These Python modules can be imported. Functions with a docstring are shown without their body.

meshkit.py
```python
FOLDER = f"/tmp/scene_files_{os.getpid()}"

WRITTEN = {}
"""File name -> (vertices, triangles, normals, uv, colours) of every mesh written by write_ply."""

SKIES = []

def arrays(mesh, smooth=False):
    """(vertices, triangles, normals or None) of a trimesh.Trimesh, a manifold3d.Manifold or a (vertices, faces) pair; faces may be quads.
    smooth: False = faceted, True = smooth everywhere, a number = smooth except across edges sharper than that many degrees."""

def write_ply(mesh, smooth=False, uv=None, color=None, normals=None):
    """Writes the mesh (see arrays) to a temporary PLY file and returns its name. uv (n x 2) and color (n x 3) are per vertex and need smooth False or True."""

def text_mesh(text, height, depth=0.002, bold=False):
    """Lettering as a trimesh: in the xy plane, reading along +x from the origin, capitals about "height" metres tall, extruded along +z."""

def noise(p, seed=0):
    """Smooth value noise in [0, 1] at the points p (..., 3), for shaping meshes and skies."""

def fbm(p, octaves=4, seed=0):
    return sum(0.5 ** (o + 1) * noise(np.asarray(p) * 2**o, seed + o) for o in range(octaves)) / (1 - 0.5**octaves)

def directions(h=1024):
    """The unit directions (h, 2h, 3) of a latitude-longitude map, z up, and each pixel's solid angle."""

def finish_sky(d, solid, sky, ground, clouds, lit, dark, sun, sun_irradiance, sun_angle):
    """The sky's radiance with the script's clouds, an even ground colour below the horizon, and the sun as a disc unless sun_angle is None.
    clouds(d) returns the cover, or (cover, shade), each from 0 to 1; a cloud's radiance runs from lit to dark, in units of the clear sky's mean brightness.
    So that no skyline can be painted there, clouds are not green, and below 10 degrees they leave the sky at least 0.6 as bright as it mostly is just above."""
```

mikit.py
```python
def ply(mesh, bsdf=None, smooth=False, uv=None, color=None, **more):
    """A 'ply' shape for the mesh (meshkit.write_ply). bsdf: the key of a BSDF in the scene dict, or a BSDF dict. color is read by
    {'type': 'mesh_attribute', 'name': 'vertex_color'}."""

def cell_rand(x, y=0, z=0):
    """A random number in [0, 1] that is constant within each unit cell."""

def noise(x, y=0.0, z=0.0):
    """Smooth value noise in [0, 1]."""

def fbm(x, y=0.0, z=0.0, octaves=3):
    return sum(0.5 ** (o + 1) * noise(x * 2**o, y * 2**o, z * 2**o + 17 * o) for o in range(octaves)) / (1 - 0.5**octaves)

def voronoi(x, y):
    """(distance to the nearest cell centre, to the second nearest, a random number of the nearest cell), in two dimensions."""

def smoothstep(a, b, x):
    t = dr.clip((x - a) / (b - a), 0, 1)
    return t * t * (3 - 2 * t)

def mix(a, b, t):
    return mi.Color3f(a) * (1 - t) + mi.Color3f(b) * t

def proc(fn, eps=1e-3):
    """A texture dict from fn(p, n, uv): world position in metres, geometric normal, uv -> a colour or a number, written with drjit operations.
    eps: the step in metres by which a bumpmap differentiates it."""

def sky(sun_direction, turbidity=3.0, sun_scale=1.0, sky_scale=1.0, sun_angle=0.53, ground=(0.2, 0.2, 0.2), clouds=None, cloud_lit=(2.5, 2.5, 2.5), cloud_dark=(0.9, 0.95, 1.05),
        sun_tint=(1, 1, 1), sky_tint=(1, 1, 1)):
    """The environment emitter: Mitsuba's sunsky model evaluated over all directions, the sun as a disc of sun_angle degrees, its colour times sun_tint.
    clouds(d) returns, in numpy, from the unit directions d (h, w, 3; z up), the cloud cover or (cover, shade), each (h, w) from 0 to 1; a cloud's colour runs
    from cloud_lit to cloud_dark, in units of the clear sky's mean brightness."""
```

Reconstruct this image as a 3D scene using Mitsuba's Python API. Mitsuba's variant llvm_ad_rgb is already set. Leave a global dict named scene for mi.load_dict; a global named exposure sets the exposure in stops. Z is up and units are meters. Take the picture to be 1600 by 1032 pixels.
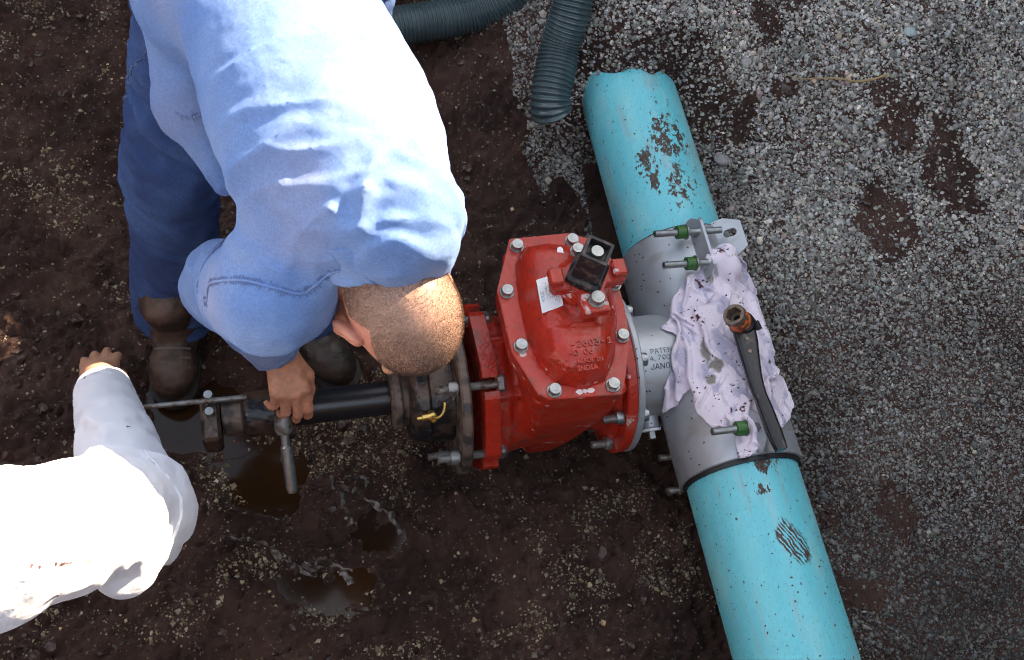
import math, random
import numpy as np, trimesh, shapely
import shapely.geometry as sg
import manifold3d as m3
from scipy.spatial import cKDTree
import drjit as dr
import mitsuba as mi
import mikit, meshkit
from mikit import proc, noise, fbm, voronoi, smoothstep, mix

PI = math.pi
def sstep(a, b, x):
    t = np.clip((x - a) / (b - a), 0, 1)
    return t * t * (3 - 2 * t)
T = mi.ScalarTransform4f
rng = np.random.default_rng(7)
scene, labels = {}, {}

# ------------------------------------------------------------------ camera, sky, exposure
CAM = np.array([-0.874, -0.240, 2.162])
FWD = np.array([0.2121, 0.4199, -0.8822])
UP = np.array([0.1068, 0.8874, 0.4480])
scene['camera'] = {'type': 'perspective', 'fov': 52.39, 'fov_axis': 'x', 'near_clip': 0.05, 'far_clip': 300.0,
                   'to_world': T().look_at(origin=CAM.tolist(), target=(CAM + FWD).tolist(), up=UP.tolist())}
SUN = (0.70, 0.37, 0.60)
scene["sky"] = mikit.sky(SUN, turbidity=4, ground=(0.16, 0.14, 0.12), sky_tint=(1.19, 1.0, .80), clouds=lambda d: 0.45 * sstep(.35, .65, meshkit.fbm(d * 3.0, 4, 5)))
exposure = 4.05

# ------------------------------------------------------------------ helpers
def add(key, mesh, mat, label=None, cat=None, group=None, kind=None, smooth=35, color=None, uv=None, **more):
    base, n = key, 0
    while key in scene:
        n += 1
        key = '%s_%03d' % (base, n)
    scene[key] = mikit.ply(mesh, mat, smooth=smooth, color=color, uv=uv, **more)
    tag(key, label, cat, group, kind)
    return key

def tag(key, label=None, cat=None, group=None, kind=None):
    d = {k: v for k, v in (('label', label), ('category', cat), ('group', group), ('kind', kind)) if v}
    if d:
        labels[key] = d

def nrm(v):
    v = np.asarray(v, float)
    return v / np.linalg.norm(v)

def frame(z, x=None):
    z = nrm(z)
    x = np.array([1.0, 0, 0] if abs(z[0]) < 0.9 else [0, 1.0, 0]) if x is None else np.asarray(x, float)
    x = nrm(x - z * (x @ z))
    return np.column_stack([x, np.cross(z, x), z])

def put(mesh, o=(0, 0, 0), z=(0, 0, 1), x=None):
    m = mesh.copy()
    M = np.eye(4)
    M[:3, :3] = frame(z, x)
    M[:3, 3] = o
    m.apply_transform(M)
    return m

def cat_(*ms):
    return trimesh.util.concatenate(list(ms))

def cbox(sx, sy, sz, c=0.002):
    h = np.array([sx, sy, sz]) / 2
    pts = []
    for s in np.ndindex(2, 2, 2):
        s = np.array(s) * 2 - 1
        for k in range(3):
            q = h - c
            q[k] = h[k]
            pts.append(s * q)
    return trimesh.convex.convex_hull(np.array(pts))

def lathe(profile, seg=64, closed=False):
    """profile [(r, z)] about z"""
    p = np.asarray(profile, float)
    a = np.arange(seg) * 2 * PI / seg
    v = np.stack([p[:, None, 0] * np.cos(a), p[:, None, 0] * np.sin(a), np.broadcast_to(p[:, 1:2], (len(p), seg))], -1).reshape(-1, 3)
    f = []
    n = len(p)
    for i in range(n if closed else n - 1):
        j = (i + 1) % n
        for k in range(seg):
            l = (k + 1) % seg
            f += [[i * seg + k, i * seg + l, j * seg + l], [i * seg + k, j * seg + l, j * seg + k]]
    m = trimesh.Trimesh(v, f, process=False)
    m.merge_vertices()
    m.update_faces(m.nondegenerate_faces())
    if m.volume < 0:
        m.invert()
    return m

def disc(R, h, c=0.002, seg=64, r0=0.0):
    if r0:
        return lathe([(r0, 0), (R - c, 0), (R, c), (R, h - c), (R - c, h), (r0, h)], seg, closed=True)
    return lathe([(0, 0), (R - c, 0), (R, c), (R, h - c), (R - c, h), (0, h)], seg)

def tube(points, radii, seg=16, caps=True):
    p = np.asarray(points, float)
    r = np.broadcast_to(radii, (len(p),)).astype(float)
    t = np.gradient(p, axis=0)
    t /= np.linalg.norm(t, axis=1, keepdims=True)
    x = nrm(np.cross(t[0], [0.3, 0.2, 1.0]))
    rows = []
    for i in range(len(p)):
        x = nrm(x - t[i] * (x @ t[i]))
        y = np.cross(t[i], x)
        a = np.arange(seg) * 2 * PI / seg
        rows.append(p[i] + r[i] * (np.cos(a)[:, None] * x + np.sin(a)[:, None] * y))
    v = np.vstack(rows)
    f = []
    for i in range(len(p) - 1):
        for k in range(seg):
            l = (k + 1) % seg
            f += [[i * seg + k, i * seg + l, (i + 1) * seg + l], [i * seg + k, (i + 1) * seg + l, (i + 1) * seg + k]]
    if caps:
        v = np.vstack([v, p[0], p[-1]])
        n = len(p) * seg
        for k in range(seg):
            l = (k + 1) % seg
            f += [[n, l, k], [n + 1, n - seg + k, n - seg + l]]
    m = trimesh.Trimesh(v, f, process=False)
    if m.volume < 0:
        m.invert()
    return m

def smooth_path(pts, n=40):
    from scipy.interpolate import CubicSpline
    p = np.asarray(pts, float)
    t = np.r_[0, np.cumsum(np.linalg.norm(np.diff(p, axis=0), axis=1))]
    return CubicSpline(t, p)(np.linspace(0, t[-1], n))

def extrude(poly, h, c=0.0015, z0=0.0):
    """prism with a chamfered top edge"""
    poly = poly if isinstance(poly, sg.Polygon) else sg.Polygon(poly)
    def cs(q):
        return m3.CrossSection([np.asarray(q.exterior.coords)[:-1]] + [np.asarray(i.coords)[:-1] for i in q.interiors], m3.FillRule.EvenOdd)
    body = m3.Manifold.extrude(cs(poly), h - c)
    if c:
        inner = poly.buffer(-c)
        k = 3
        for i in range(k):
            q = poly.buffer(-c * (1 - math.cos((i + 0.5) / k * PI / 2)))
            body = body + m3.Manifold.extrude(cs(q), c / k * 1.0 + 1e-5).translate([0, 0, h - c + c * i / k - 1e-5])
    m = body.to_mesh()
    m = trimesh.Trimesh(m.vert_properties[:, :3], m.tri_verts)
    m.apply_translation([0, 0, z0])
    return m

def man(m):
    m = m.copy(); m.merge_vertices()
    return m3.Manifold(m3.Mesh(np.asarray(m.vertices, np.float32), np.asarray(m.faces, np.uint32)))

def unman(m):
    m = m.to_mesh()
    return trimesh.Trimesh(m.vert_properties[:, :3], m.tri_verts)

def hexhead(r, h):
    a = np.arange(6) * PI / 3
    ring = lambda q, z: np.column_stack([q * np.cos(a), q * np.sin(a), a * 0 + z])
    a2 = np.arange(24) * PI / 12
    top = np.column_stack([r * .86 * np.cos(a2), r * .86 * np.sin(a2), a2 * 0 + h])
    return trimesh.convex.convex_hull(np.vstack([ring(r, 0), ring(r, h * .82), top]))

def hexnut(r, h):
    a = np.arange(6) * PI / 3
    a2 = np.arange(24) * PI / 12
    rows = [np.column_stack([r * np.cos(a), r * np.sin(a), a * 0 + z]) for z in (h * .15, h * .85)]
    rows += [np.column_stack([r * .88 * np.cos(a2), r * .88 * np.sin(a2), a2 * 0 + z]) for z in (0, h)]
    return trimesh.convex.convex_hull(np.vstack(rows))

def stud(r, h):
    """threaded rod: rings of thread every 2 mm"""
    n = max(3, int(h / 0.0022))
    z = np.linspace(0, h, 2 * n + 1)
    rr = np.where(np.arange(2 * n + 1) % 2 == 0, r * .9, r)
    rr[0] = rr[-1] = r * .75
    return lathe([(0, 0)] + list(zip(rr, z)) + [(0, h)], 16)

class Field:
    """signed distances on a grid, joined smoothly, meshed with surface nets"""
    def __init__(s, lo, hi, h):
        s.lo, s.h = np.asarray(lo, float), h
        s.n = np.ceil((np.asarray(hi) - s.lo) / h).astype(int) + 1
        s.D = np.full(s.n, 1.0, np.float32)
    def block(s, lo, hi):
        a = np.clip(np.floor((np.asarray(lo) - s.lo) / s.h).astype(int), 0, s.n)
        b = np.clip(np.ceil((np.asarray(hi) - s.lo) / s.h).astype(int) + 1, 0, s.n)
        g = [s.lo[k] + s.h * np.arange(a[k], b[k]) for k in range(3)]
        return tuple(slice(a[k], b[k]) for k in range(3)), np.stack(np.meshgrid(*g, indexing='ij'), -1)
    def join(s, lo, hi, fn, k, op='add'):
        sl, P = s.block(lo, hi)
        if P.size == 0:
            return
        d, D = fn(P), s.D[sl]
        if op == 'add':
            w = np.maximum(k - np.abs(D - d), 0) / max(k, 1e-9)
            s.D[sl] = np.minimum(D, d) - w * w * k * .25
        elif op == 'cut':
            w = np.maximum(k - np.abs(D + d), 0) / max(k, 1e-9)
            s.D[sl] = np.maximum(D, -d) + w * w * k * .25
        elif op == 'keep':
            s.D[sl] = np.maximum(D, d)
    def cone(s, a, b, ra, rb, k=.015, op='add', flat=None):
        a, b = np.asarray(a, float), np.asarray(b, float)
        pad = max(ra, rb) + .05
        def fn(P):
            ba = b - a
            t = np.clip(((P - a) @ ba) / max(ba @ ba, 1e-12), 0, 1)
            q = P - a - t[..., None] * ba
            if flat is not None:   # squash along a direction
                ax, f = nrm(flat[0]), flat[1]
                q = q + (q @ ax)[..., None] * ax * (1 / f - 1)
            return np.linalg.norm(q, axis=-1) - (ra + (rb - ra) * t)
        s.join(np.minimum(a, b) - pad, np.maximum(a, b) + pad, fn, k, op)
    def ell(s, c, R, rad, k=.015, op='add'):
        c, rad = np.asarray(c, float), np.asarray(rad, float)
        pad = rad.max() + .05
        def fn(P):
            q = ((P - c) @ R)
            k0 = np.linalg.norm(q / rad, axis=-1)
            k1 = np.linalg.norm(q / rad ** 2, axis=-1)
            return k0 * (k0 - 1) / np.maximum(k1, 1e-9)
        s.join(c - pad, c + pad, fn, k, op)
    def warp(s, fn, band=.03):
        """adds fn(points) to the distance near the surface"""
        m = np.abs(s.D) < band
        P = np.argwhere(m) * s.h + s.lo
        s.D[m] += fn(P).astype(np.float32)
    def mesh(s, largest=True):
        D, n = s.D, s.n
        ins = D < 0
        c = ins[:-1, :-1, :-1].astype(np.int8)
        tot = np.zeros(np.array(n) - 1, np.int8)
        for o in np.ndindex(2, 2, 2):
            tot += ins[o[0]:n[0] - 1 + o[0], o[1]:n[1] - 1 + o[1], o[2]:n[2] - 1 + o[2]]
        cells = np.argwhere((tot > 0) & (tot < 8))
        idx = np.full(np.array(n) - 1, -1, np.int64)
        idx[tuple(cells.T)] = np.arange(len(cells))
        acc, cnt = np.zeros((len(cells), 3)), np.zeros(len(cells))
        co = [np.array(o) for o in np.ndindex(2, 2, 2)]
        for a in range(8):
            for b in range(a + 1, 8):
                if np.abs(co[a] - co[b]).sum() != 1:
                    continue
                da, db = D[tuple((cells + co[a]).T)], D[tuple((cells + co[b]).T)]
                m = (da < 0) != (db < 0)
                t = da[m] / (da[m] - db[m])
                acc[m] += co[a] + t[:, None] * (co[b] - co[a])
                cnt[m] += 1
        v = (cells + acc / cnt[:, None]) * s.h + s.lo
        quads = []
        for ax in range(3):
            o = np.zeros(3, int); o[ax] = 1
            A = ins[:n[0] - o[0], :n[1] - o[1], :n[2] - o[2]]
            B = ins[o[0]:, o[1]:, o[2]:]
            e = np.argwhere(A != B)
            u, w = (ax + 1) % 3, (ax + 2) % 3
            e = e[(e[:, u] > 0) & (e[:, w] > 0) & (e[:, u] < n[u] - 1) & (e[:, w] < n[w] - 1)]
            fl = A[tuple(e.T)]
            U, W = np.zeros(3, int), np.zeros(3, int)
            U[u] = 1; W[w] = 1
            q = np.stack([idx[tuple((e - U - W).T)], idx[tuple((e - W).T)], idx[tuple(e.T)], idx[tuple((e - U).T)]], -1)
            q[~fl] = q[~fl][:, ::-1]
            quads.append(q)
        q = np.vstack(quads)
        q = q[(q >= 0).all(1)]
        f = np.vstack([q[:, [0, 1, 2]], q[:, [0, 2, 3]]])
        m = trimesh.Trimesh(v, f, process=False)
        if m.volume < 0:
            m.invert()
        return m

def relax(m, iterations=4):
    """Taubin smoothing with even weights"""
    import scipy.sparse as sp
    e = np.vstack([m.faces[:, [0, 1]], m.faces[:, [1, 2]], m.faces[:, [2, 0]]])
    n = len(m.vertices)
    A = sp.coo_matrix((np.ones(len(e) * 2), (np.r_[e[:, 0], e[:, 1]], np.r_[e[:, 1], e[:, 0]])), (n, n)).tocsr()
    A.data[:] = 1
    deg = np.maximum(np.asarray(A.sum(1)).ravel(), 1)[:, None]
    v = np.array(m.vertices)
    for _ in range(iterations):
        for k in (.5, -.53):
            v = v + k * (A @ v / deg - v)
    m.vertices = v
    return m

def nz(p, scale, seed=0, oct_=2):
    return meshkit.fbm(np.asarray(p) * scale, oct_, seed) - .5

# ------------------------------------------------------------------ materials
def mat(key, two=True, **kw):
    b = {'type': 'principled', **kw}
    scene[key] = {'type': 'twosided', 'b': b} if two else b

def rgb(*c):
    return {'type': 'rgb', 'value': list(c)}

def bump(key, fn, scale, eps=5e-4, **kw):
    scene[key] = {'type': 'twosided', 'b': {'type': 'bumpmap', 'arbitrary': proc(fn, eps), 'scale': scale, 'bsdf': {'type': 'principled', **kw}}}

C3 = mi.Color3f

def ground_col(p, n, uv):
    a = fbm(p.x * 9, p.y * 9, p.z * 9, 4)
    b = fbm(p.x * 60, p.y * 60, p.z * 60, 3)
    c = mix((.033, .015, .011), (.068, .035, .026), smoothstep(.3, .7, a))
    c = mix(c, C3(.085, .058, .046), smoothstep(.62, .8, b) * .6)
    d1, d2, r = voronoi(p.x * 130 + 3 * b, p.y * 130)
    c = mix(c, mix((.10, .075, .05), (.34, .29, .21), noise(p.x * 300, p.y * 300, 5)), dr.select(r > .86, 1 - smoothstep(.12, .24, d1), 0) * smoothstep(.38, .56, fbm(p.x * 11 + 4, p.y * 11, 6.0, 3)))
    return c
def ground_rough(p, n, uv):
    return .28 + .5 * smoothstep(.33, .55, fbm(p.x * 14, p.y * 14, 3.1, 3))
def ground_bump(p, n, uv):
    return fbm(p.x * 110, p.y * 110, p.z * 110, 4) + .5 * fbm(p.x * 420, p.y * 420, p.z * 420, 2)
bump('mud', ground_bump, .010, base_color=proc(ground_col), roughness=proc(ground_rough), specular=.35)
bump('grit', ground_bump, .008, base_color=proc(lambda p, n, uv: mix((.025, .022, .020), (.13, .124, .115), smoothstep(.35, .68, fbm(p.x * 150, p.y * 150, p.z * 150, 3)))), roughness=.8, specular=.3)
scene['ground_mix'] = {'type': 'blendbsdf', 'weight': {'type': 'mesh_attribute', 'name': 'vertex_color'}, 'a': {'type': 'ref', 'id': 'mud'}, 'b': {'type': 'ref', 'id': 'grit'}}

scene['stone'] = {'type': 'twosided', 'b': {'type': 'principled', 'base_color': {'type': 'mesh_attribute', 'name': 'vertex_color'}, 'roughness': .75, 'specular': .4}}
scene['wet_stone'] = {'type': 'twosided', 'b': {'type': 'principled', 'base_color': {'type': 'mesh_attribute', 'name': 'vertex_color'}, 'roughness': .4, 'specular': .5}}
scene['skin'] = {'type': 'twosided', 'b': {'type': 'principled', 'base_color': {'type': 'mesh_attribute', 'name': 'vertex_color'}, 'roughness': .48, 'specular': .45}}
scene['hair_strands'] = {'type': 'twosided', 'b': {'type': 'principled', 'base_color': {'type': 'mesh_attribute', 'name': 'vertex_color'}, 'roughness': .7, 'specular': .15}}

# blue pipe: uv.x = arc length round the pipe (m, 0 on top, + to the right), uv.y = along it (m)
def blob(x, y, cx, cy, rx, ry):
    return dr.exp(-dr.square((x - cx) / rx) - dr.square((y - cy) / ry))
MUD_SPOTS = [(0.015, 1.066), (0.007, 0.944), (-0.048, 0.999), (0.004, 0.288), (-0.013, 0.235)]
def pvc_dirt(p, n, uv):
    x, y = uv.x, uv.y
    f = fbm(x * 95 + 7, y * 60, 1.5, 4)
    near = mi.Float(0)
    for (cx, cy), (rx, ry) in zip(MUD_SPOTS, ((.050, .075), (.036, .060), (.030, .060), (.034, .020), (.014, .012))):
        near = dr.maximum(near, blob(x, y, cx, cy, rx, ry))
    f = .55 * f + .45 * fbm(x * 230 + 9, y * 150, 4.5, 3)
    clumps = smoothstep(0, .022, f - (.70 - .225 * dr.minimum(near * 1.5, 1.0)))
    d1, d2, r = voronoi(x * 70, y * 70)
    specks = dr.select(r > .80, 1 - smoothstep(.03 + .10 * (r - .8) * 5, .05 + .12 * (r - .8) * 5, d1 + .2 * (noise(x * 600, y * 600, .3) - .5)), 0)
    d3, d4, r2 = voronoi(x * 190 + 3, y * 190)
    specks2 = dr.select(r2 > .86, 1 - smoothstep(.10, .16, d3), 0) * .8
    # imprint of a boot tread near the lower end
    ix, iy = [(0.013, 0.130)][0]
    st = dr.sin((x * .88 + y * .47) * 880.0 + 5 * noise(x * 90, y * 90, 2))
    im = smoothstep(.30, .42, blob(x + .25 * (y - iy), y, ix, iy, .027, .044) * (.45 + 1.1 * fbm(x * 70, y * 55, 8.0, 3))) * smoothstep(-.35, .1, st + (fbm(x * 130, y * 70, 5.0, 2) - .5) * 3.2)
    return dr.clip(dr.maximum(dr.maximum(clumps, specks), dr.maximum(specks2, im)), 0, 1)
def pvc_col(p, n, uv):
    x, y = uv.x, uv.y
    d = pvc_dirt(p, n, uv)
    smear = smoothstep(.45, .75, fbm(x * 18, y * 11, 4.0, 4))
    fine = noise(x * 420, y * 150, .7)
    c = mix((.14, .53, .59), (.21, .555, .58), smear)
    c = mix(c, C3(.28, .33, .33), smoothstep(.62, .85, fbm(x * 40, y * 9, 9.0, 3)) * .45)
    c = mix(c, C3(.30, .46, .48), smoothstep(.60, .74, fbm(x * 160, y * 7, 3.0, 3)) * .35)
    c = c * (.93 + .12 * fine)
    mudc = mix((.035, .02, .015), (.10, .075, .055), noise(x * 300, y * 300, 3))
    return mix(c, mudc, d)
def pvc_rough(p, n, uv):
    return .32 + .3 * pvc_dirt(p, n, uv) + .1 * noise(uv.x * 60, uv.y * 30, 1)
mat('pvc', base_color=proc(pvc_col), roughness=proc(pvc_rough), specular=.5)

def steel_col(p, n, uv):
    d1, d2, r = voronoi(p.x * 55 + p.z * 30, p.y * 55)
    sp = dr.select(r > .82, 1 - smoothstep(.06, .13, d1 + .15 * (noise(p.x * 500, p.y * 500, p.z * 500) - .5)), 0)
    a = fbm(p.x * 25, p.y * 25, p.z * 25, 3)
    c = mix((.38, .39, .41), (.50, .51, .53), a)
    st = smoothstep(.60, .80, fbm(p.x * 13 + 5, p.y * 40, p.z * 13, 3))
    c = mix(c, C3(.33, .29, .25), st * .5)
    return mix(c, C3(.04, .025, .02), sp)
def steel_rough(p, n, uv):
    return .38 + .22 * fbm(p.x * 30, p.y * 30, p.z * 30, 3)
mat('steel', base_color=proc(steel_col), roughness=proc(steel_rough), metallic=.6)
mat('bolt_zinc', base_color=proc(lambda p, n, uv: mix((.24, .245, .24), (.42, .43, .42), fbm(p.x * 150, p.y * 150, p.z * 150, 3))), roughness=.36, metallic=.85)
def dull_col(p, n, uv):
    return mix((.30, .30, .29), (.16, .12, .09), smoothstep(.45, .7, fbm(p.x * 90, p.y * 90, p.z * 90, 3)))
mat('bolt_dull', base_color=proc(dull_col), roughness=.5, metallic=.7)

def red_col(p, n, uv):
    a = fbm(p.x * 20, p.y * 20, p.z * 20, 3)
    c = mix((.36, .018, .008), (.46, .032, .013), a)
    dust = smoothstep(.50, .8, fbm(p.x * 34 + 2, p.y * 34, p.z * 34, 4))
    c = mix(c, C3(.36, .13, .10), dust * .35)
    scr = smoothstep(.70, .76, fbm(p.x * 55 + 9, p.y * 55, p.z * 70, 3)) * smoothstep(.5, .62, noise(p.x * 12, p.y * 12, p.z * 12 + 4))
    c = mix(c, C3(.62, .52, .50), scr * .8)
    c = mix(c, C3(.12, .05, .035), smoothstep(.56, .72, fbm(p.x * 15 + 3, p.y * 15, p.z * 15 + 8, 4)) * .55)
    spk = smoothstep(.79, .85, noise(p.x * 240, p.y * 240, p.z * 240))
    return mix(c, C3(.10, .03, .02), spk * .6)
def red_bump(p, n, uv):
    return fbm(p.x * 160, p.y * 160, p.z * 160, 2)
bump('red_paint', red_bump, .0012, base_color=proc(red_col), roughness=.31, specular=.4, clearcoat=.2, clearcoat_gloss=.85)

def iron_col(p, n, uv):
    a = smoothstep(.45, .68, fbm(p.x * 32, p.y * 32, p.z * 32, 4))
    c = mix((.016, .016, .019), (.085, .052, .036), a)
    return mix(c, C3(.15, .13, .12), smoothstep(.7, .85, fbm(p.x * 80, p.y * 80, p.z * 80, 3)) * .6)
bump('black_iron', lambda p, n, uv: fbm(p.x * 110, p.y * 110, p.z * 110, 3), .002, base_color=proc(iron_col), roughness=.33, metallic=.25, specular=.6)
def rust_col(p, n, uv):
    a = smoothstep(.35, .65, fbm(p.x * 45, p.y * 45, p.z * 45, 4))
    return mix((.05, .042, .04), (.155, .11, .085), a)
bump('rusty_iron', lambda p, n, uv: fbm(p.x * 130, p.y * 130, p.z * 130, 3), .0025, base_color=proc(rust_col), roughness=.5, metallic=.2)
mat('black_paint', base_color=rgb(.014, .014, .016), roughness=.25, specular=.6)
mat('nut_black', base_color=proc(lambda p, n, uv: mix((.012, .012, .014), (.07, .05, .04), smoothstep(.48, .68, fbm(p.x * 70, p.y * 70, p.z * 70, 3)))), roughness=.5, specular=.5)
mat('brass', base_color=rgb(.62, .42, .13), roughness=.28, metallic=.9)
mat('green_coat', base_color=rgb(.035, .115, .022), roughness=.4)
mat('rubber', base_color=rgb(.012, .012, .013), roughness=.5)
mat('white_plastic', base_color=rgb(.75, .75, .75), roughness=.4)
mat('paper', base_color=proc(lambda p, n, uv: mix((.72, .76, .78), (.80, .78, .76), noise(p.x * 120, p.y * 120, 0))), roughness=.5)
mat('grey_ink', base_color=rgb(.30, .36, .38), roughness=.6)
mat('stencil_ink', base_color=rgb(.13, .15, .18), roughness=.6)
mat('black_ink', base_color=rgb(.03, .03, .04), roughness=.6)
mat('chalk_white', base_color=rgb(.74, .62, .60), roughness=.8)

def weave(p, s):
    return dr.sin(p.x * s + p.z * s * .6) * dr.sin(p.y * s + p.z * s * .5)
def shirt_col(p, n, uv):
    a = fbm(p.x * 9, p.y * 9, p.z * 9, 3)
    b = noise(p.x * 420, p.y * 420, p.z * 420)
    c = mix((.115, .195, .41), (.17, .25, .45), smoothstep(.3, .7, a))
    c = mix(c, C3(.22, .235, .35), smoothstep(.52, .72, fbm(p.x * 6 + 3, p.y * 6, p.z * 6, 2)) * .5)
    return c * (.86 + .26 * b)
bump('chambray', lambda p, n, uv: weave(p, 2600.) * .25 + fbm(p.x * 55, p.y * 55, p.z * 55, 3) * 3.0, .0010, base_color=proc(shirt_col), roughness=.85, specular=.2, sheen=.3)
mat('seam_thread', base_color=rgb(.10, .13, .26), roughness=.9)
mat('cuff_cloth', base_color=proc(lambda p, n, uv: C3(.16, .21, .38) * (.85 + .3 * noise(p.x * 400, p.y * 400, p.z * 400))), roughness=.9)
def jean_col(p, n, uv):
    a = fbm(p.x * 10, p.y * 10, p.z * 7, 3)
    b = noise(p.x * 500, p.y * 500, p.z * 160)
    c = mix((.018, .040, .125), (.042, .085, .21), smoothstep(.3, .72, a))
    return c * (.8 + .4 * b)
bump('denim', lambda p, n, uv: weave(p, 1900.) * .3 + fbm(p.x * 40, p.y * 40, p.z * 40, 3) * 3, .0012, base_color=proc(jean_col), roughness=.85, sheen=.3)
def white_col(p, n, uv):
    d1, d2, r = voronoi(p.x * 22 + p.z * 9, p.y * 22 + p.z * 5)
    sp = dr.select(r > .80, 1 - smoothstep(.02, .06, d1 + .20 * (noise(p.x * 260, p.y * 260, p.z * 260) - .5)), 0)
    c = mix((.66, .68, .74), (.74, .73, .76), fbm(p.x * 8, p.y * 8, p.z * 8, 2))
    return mix(c, C3(.12, .06, .06), sp)
bump('white_cotton', lambda p, n, uv: fbm(p.x * 60, p.y * 60, p.z * 60, 3) * 3 + weave(p, 2200.) * .2, .0010, base_color=proc(white_col), roughness=.9)
RAG_SMEARS = [(-0.050, 0.535), (-0.039, 0.496), (0.003, 0.688), (-0.051, 0.471), (-0.020, 0.684), (-0.041, 0.603), (0.033, 0.726), (-0.021, 0.394), (-0.049, 0.310)]
def rag_col(p, n, uv):
    x, y = uv.x, uv.y
    c = mix((.70, .61, .69), (.80, .69, .74), fbm(x * 20, y * 20, 0.0, 3))
    c = mix(c, C3(.33, .32, .44), smoothstep(.5, .70, fbm(x * 60 + 4, y * 30, 2.0, 4)) * .7)
    g = mi.Float(0)
    for (cx, cy), (rx, ry) in zip(RAG_SMEARS[:4], ((.010, .030), (.014, .018), (.012, .014), (.010, .012))):
        g = dr.maximum(g, blob(x, y, cx, cy, rx, ry))
    c = mix(c, C3(.24, .215, .185), smoothstep(.16, .50, g * (.1 + 1.7 * fbm(x * 110, y * 60, 6.0, 4)) - .14))
    h = mi.Float(0)
    for (cx, cy), (rx, ry) in zip(RAG_SMEARS[4:], ((.010, .012), (.008, .018), (.010, .010), (.012, .008), (.009, .009))):
        h = dr.maximum(h, blob(x, y, cx, cy, rx, ry))
    c = mix(c, C3(.085, .03, .035), smoothstep(.60, .66, fbm(x * 170, y * 170, 1.0, 3) + .36 * h - .17))
    d1, d2, r = voronoi(x * 60, y * 60)
    sp = dr.select(r > .88, 1 - smoothstep(.05, .10, d1 + .25 * (noise(x * 500, y * 500, .2) - .5)), 0)
    return mix(c, C3(.07, .03, .035), sp)
bump('rag_cloth', lambda p, n, uv: fbm(uv.x * 150, uv.y * 90, 0.0, 3) * 1.2 + dr.sin(uv.x * 2400.) * dr.sin(uv.y * 2400.) * .3, .0010, base_color=proc(rag_col), roughness=.92)
def tool_col(p, n, uv):
    return mix((.011, .0105, .012), (.075, .054, .043), smoothstep(.58, .8, fbm(p.x * 85, p.y * 85, p.z * 85, 4)))
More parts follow.
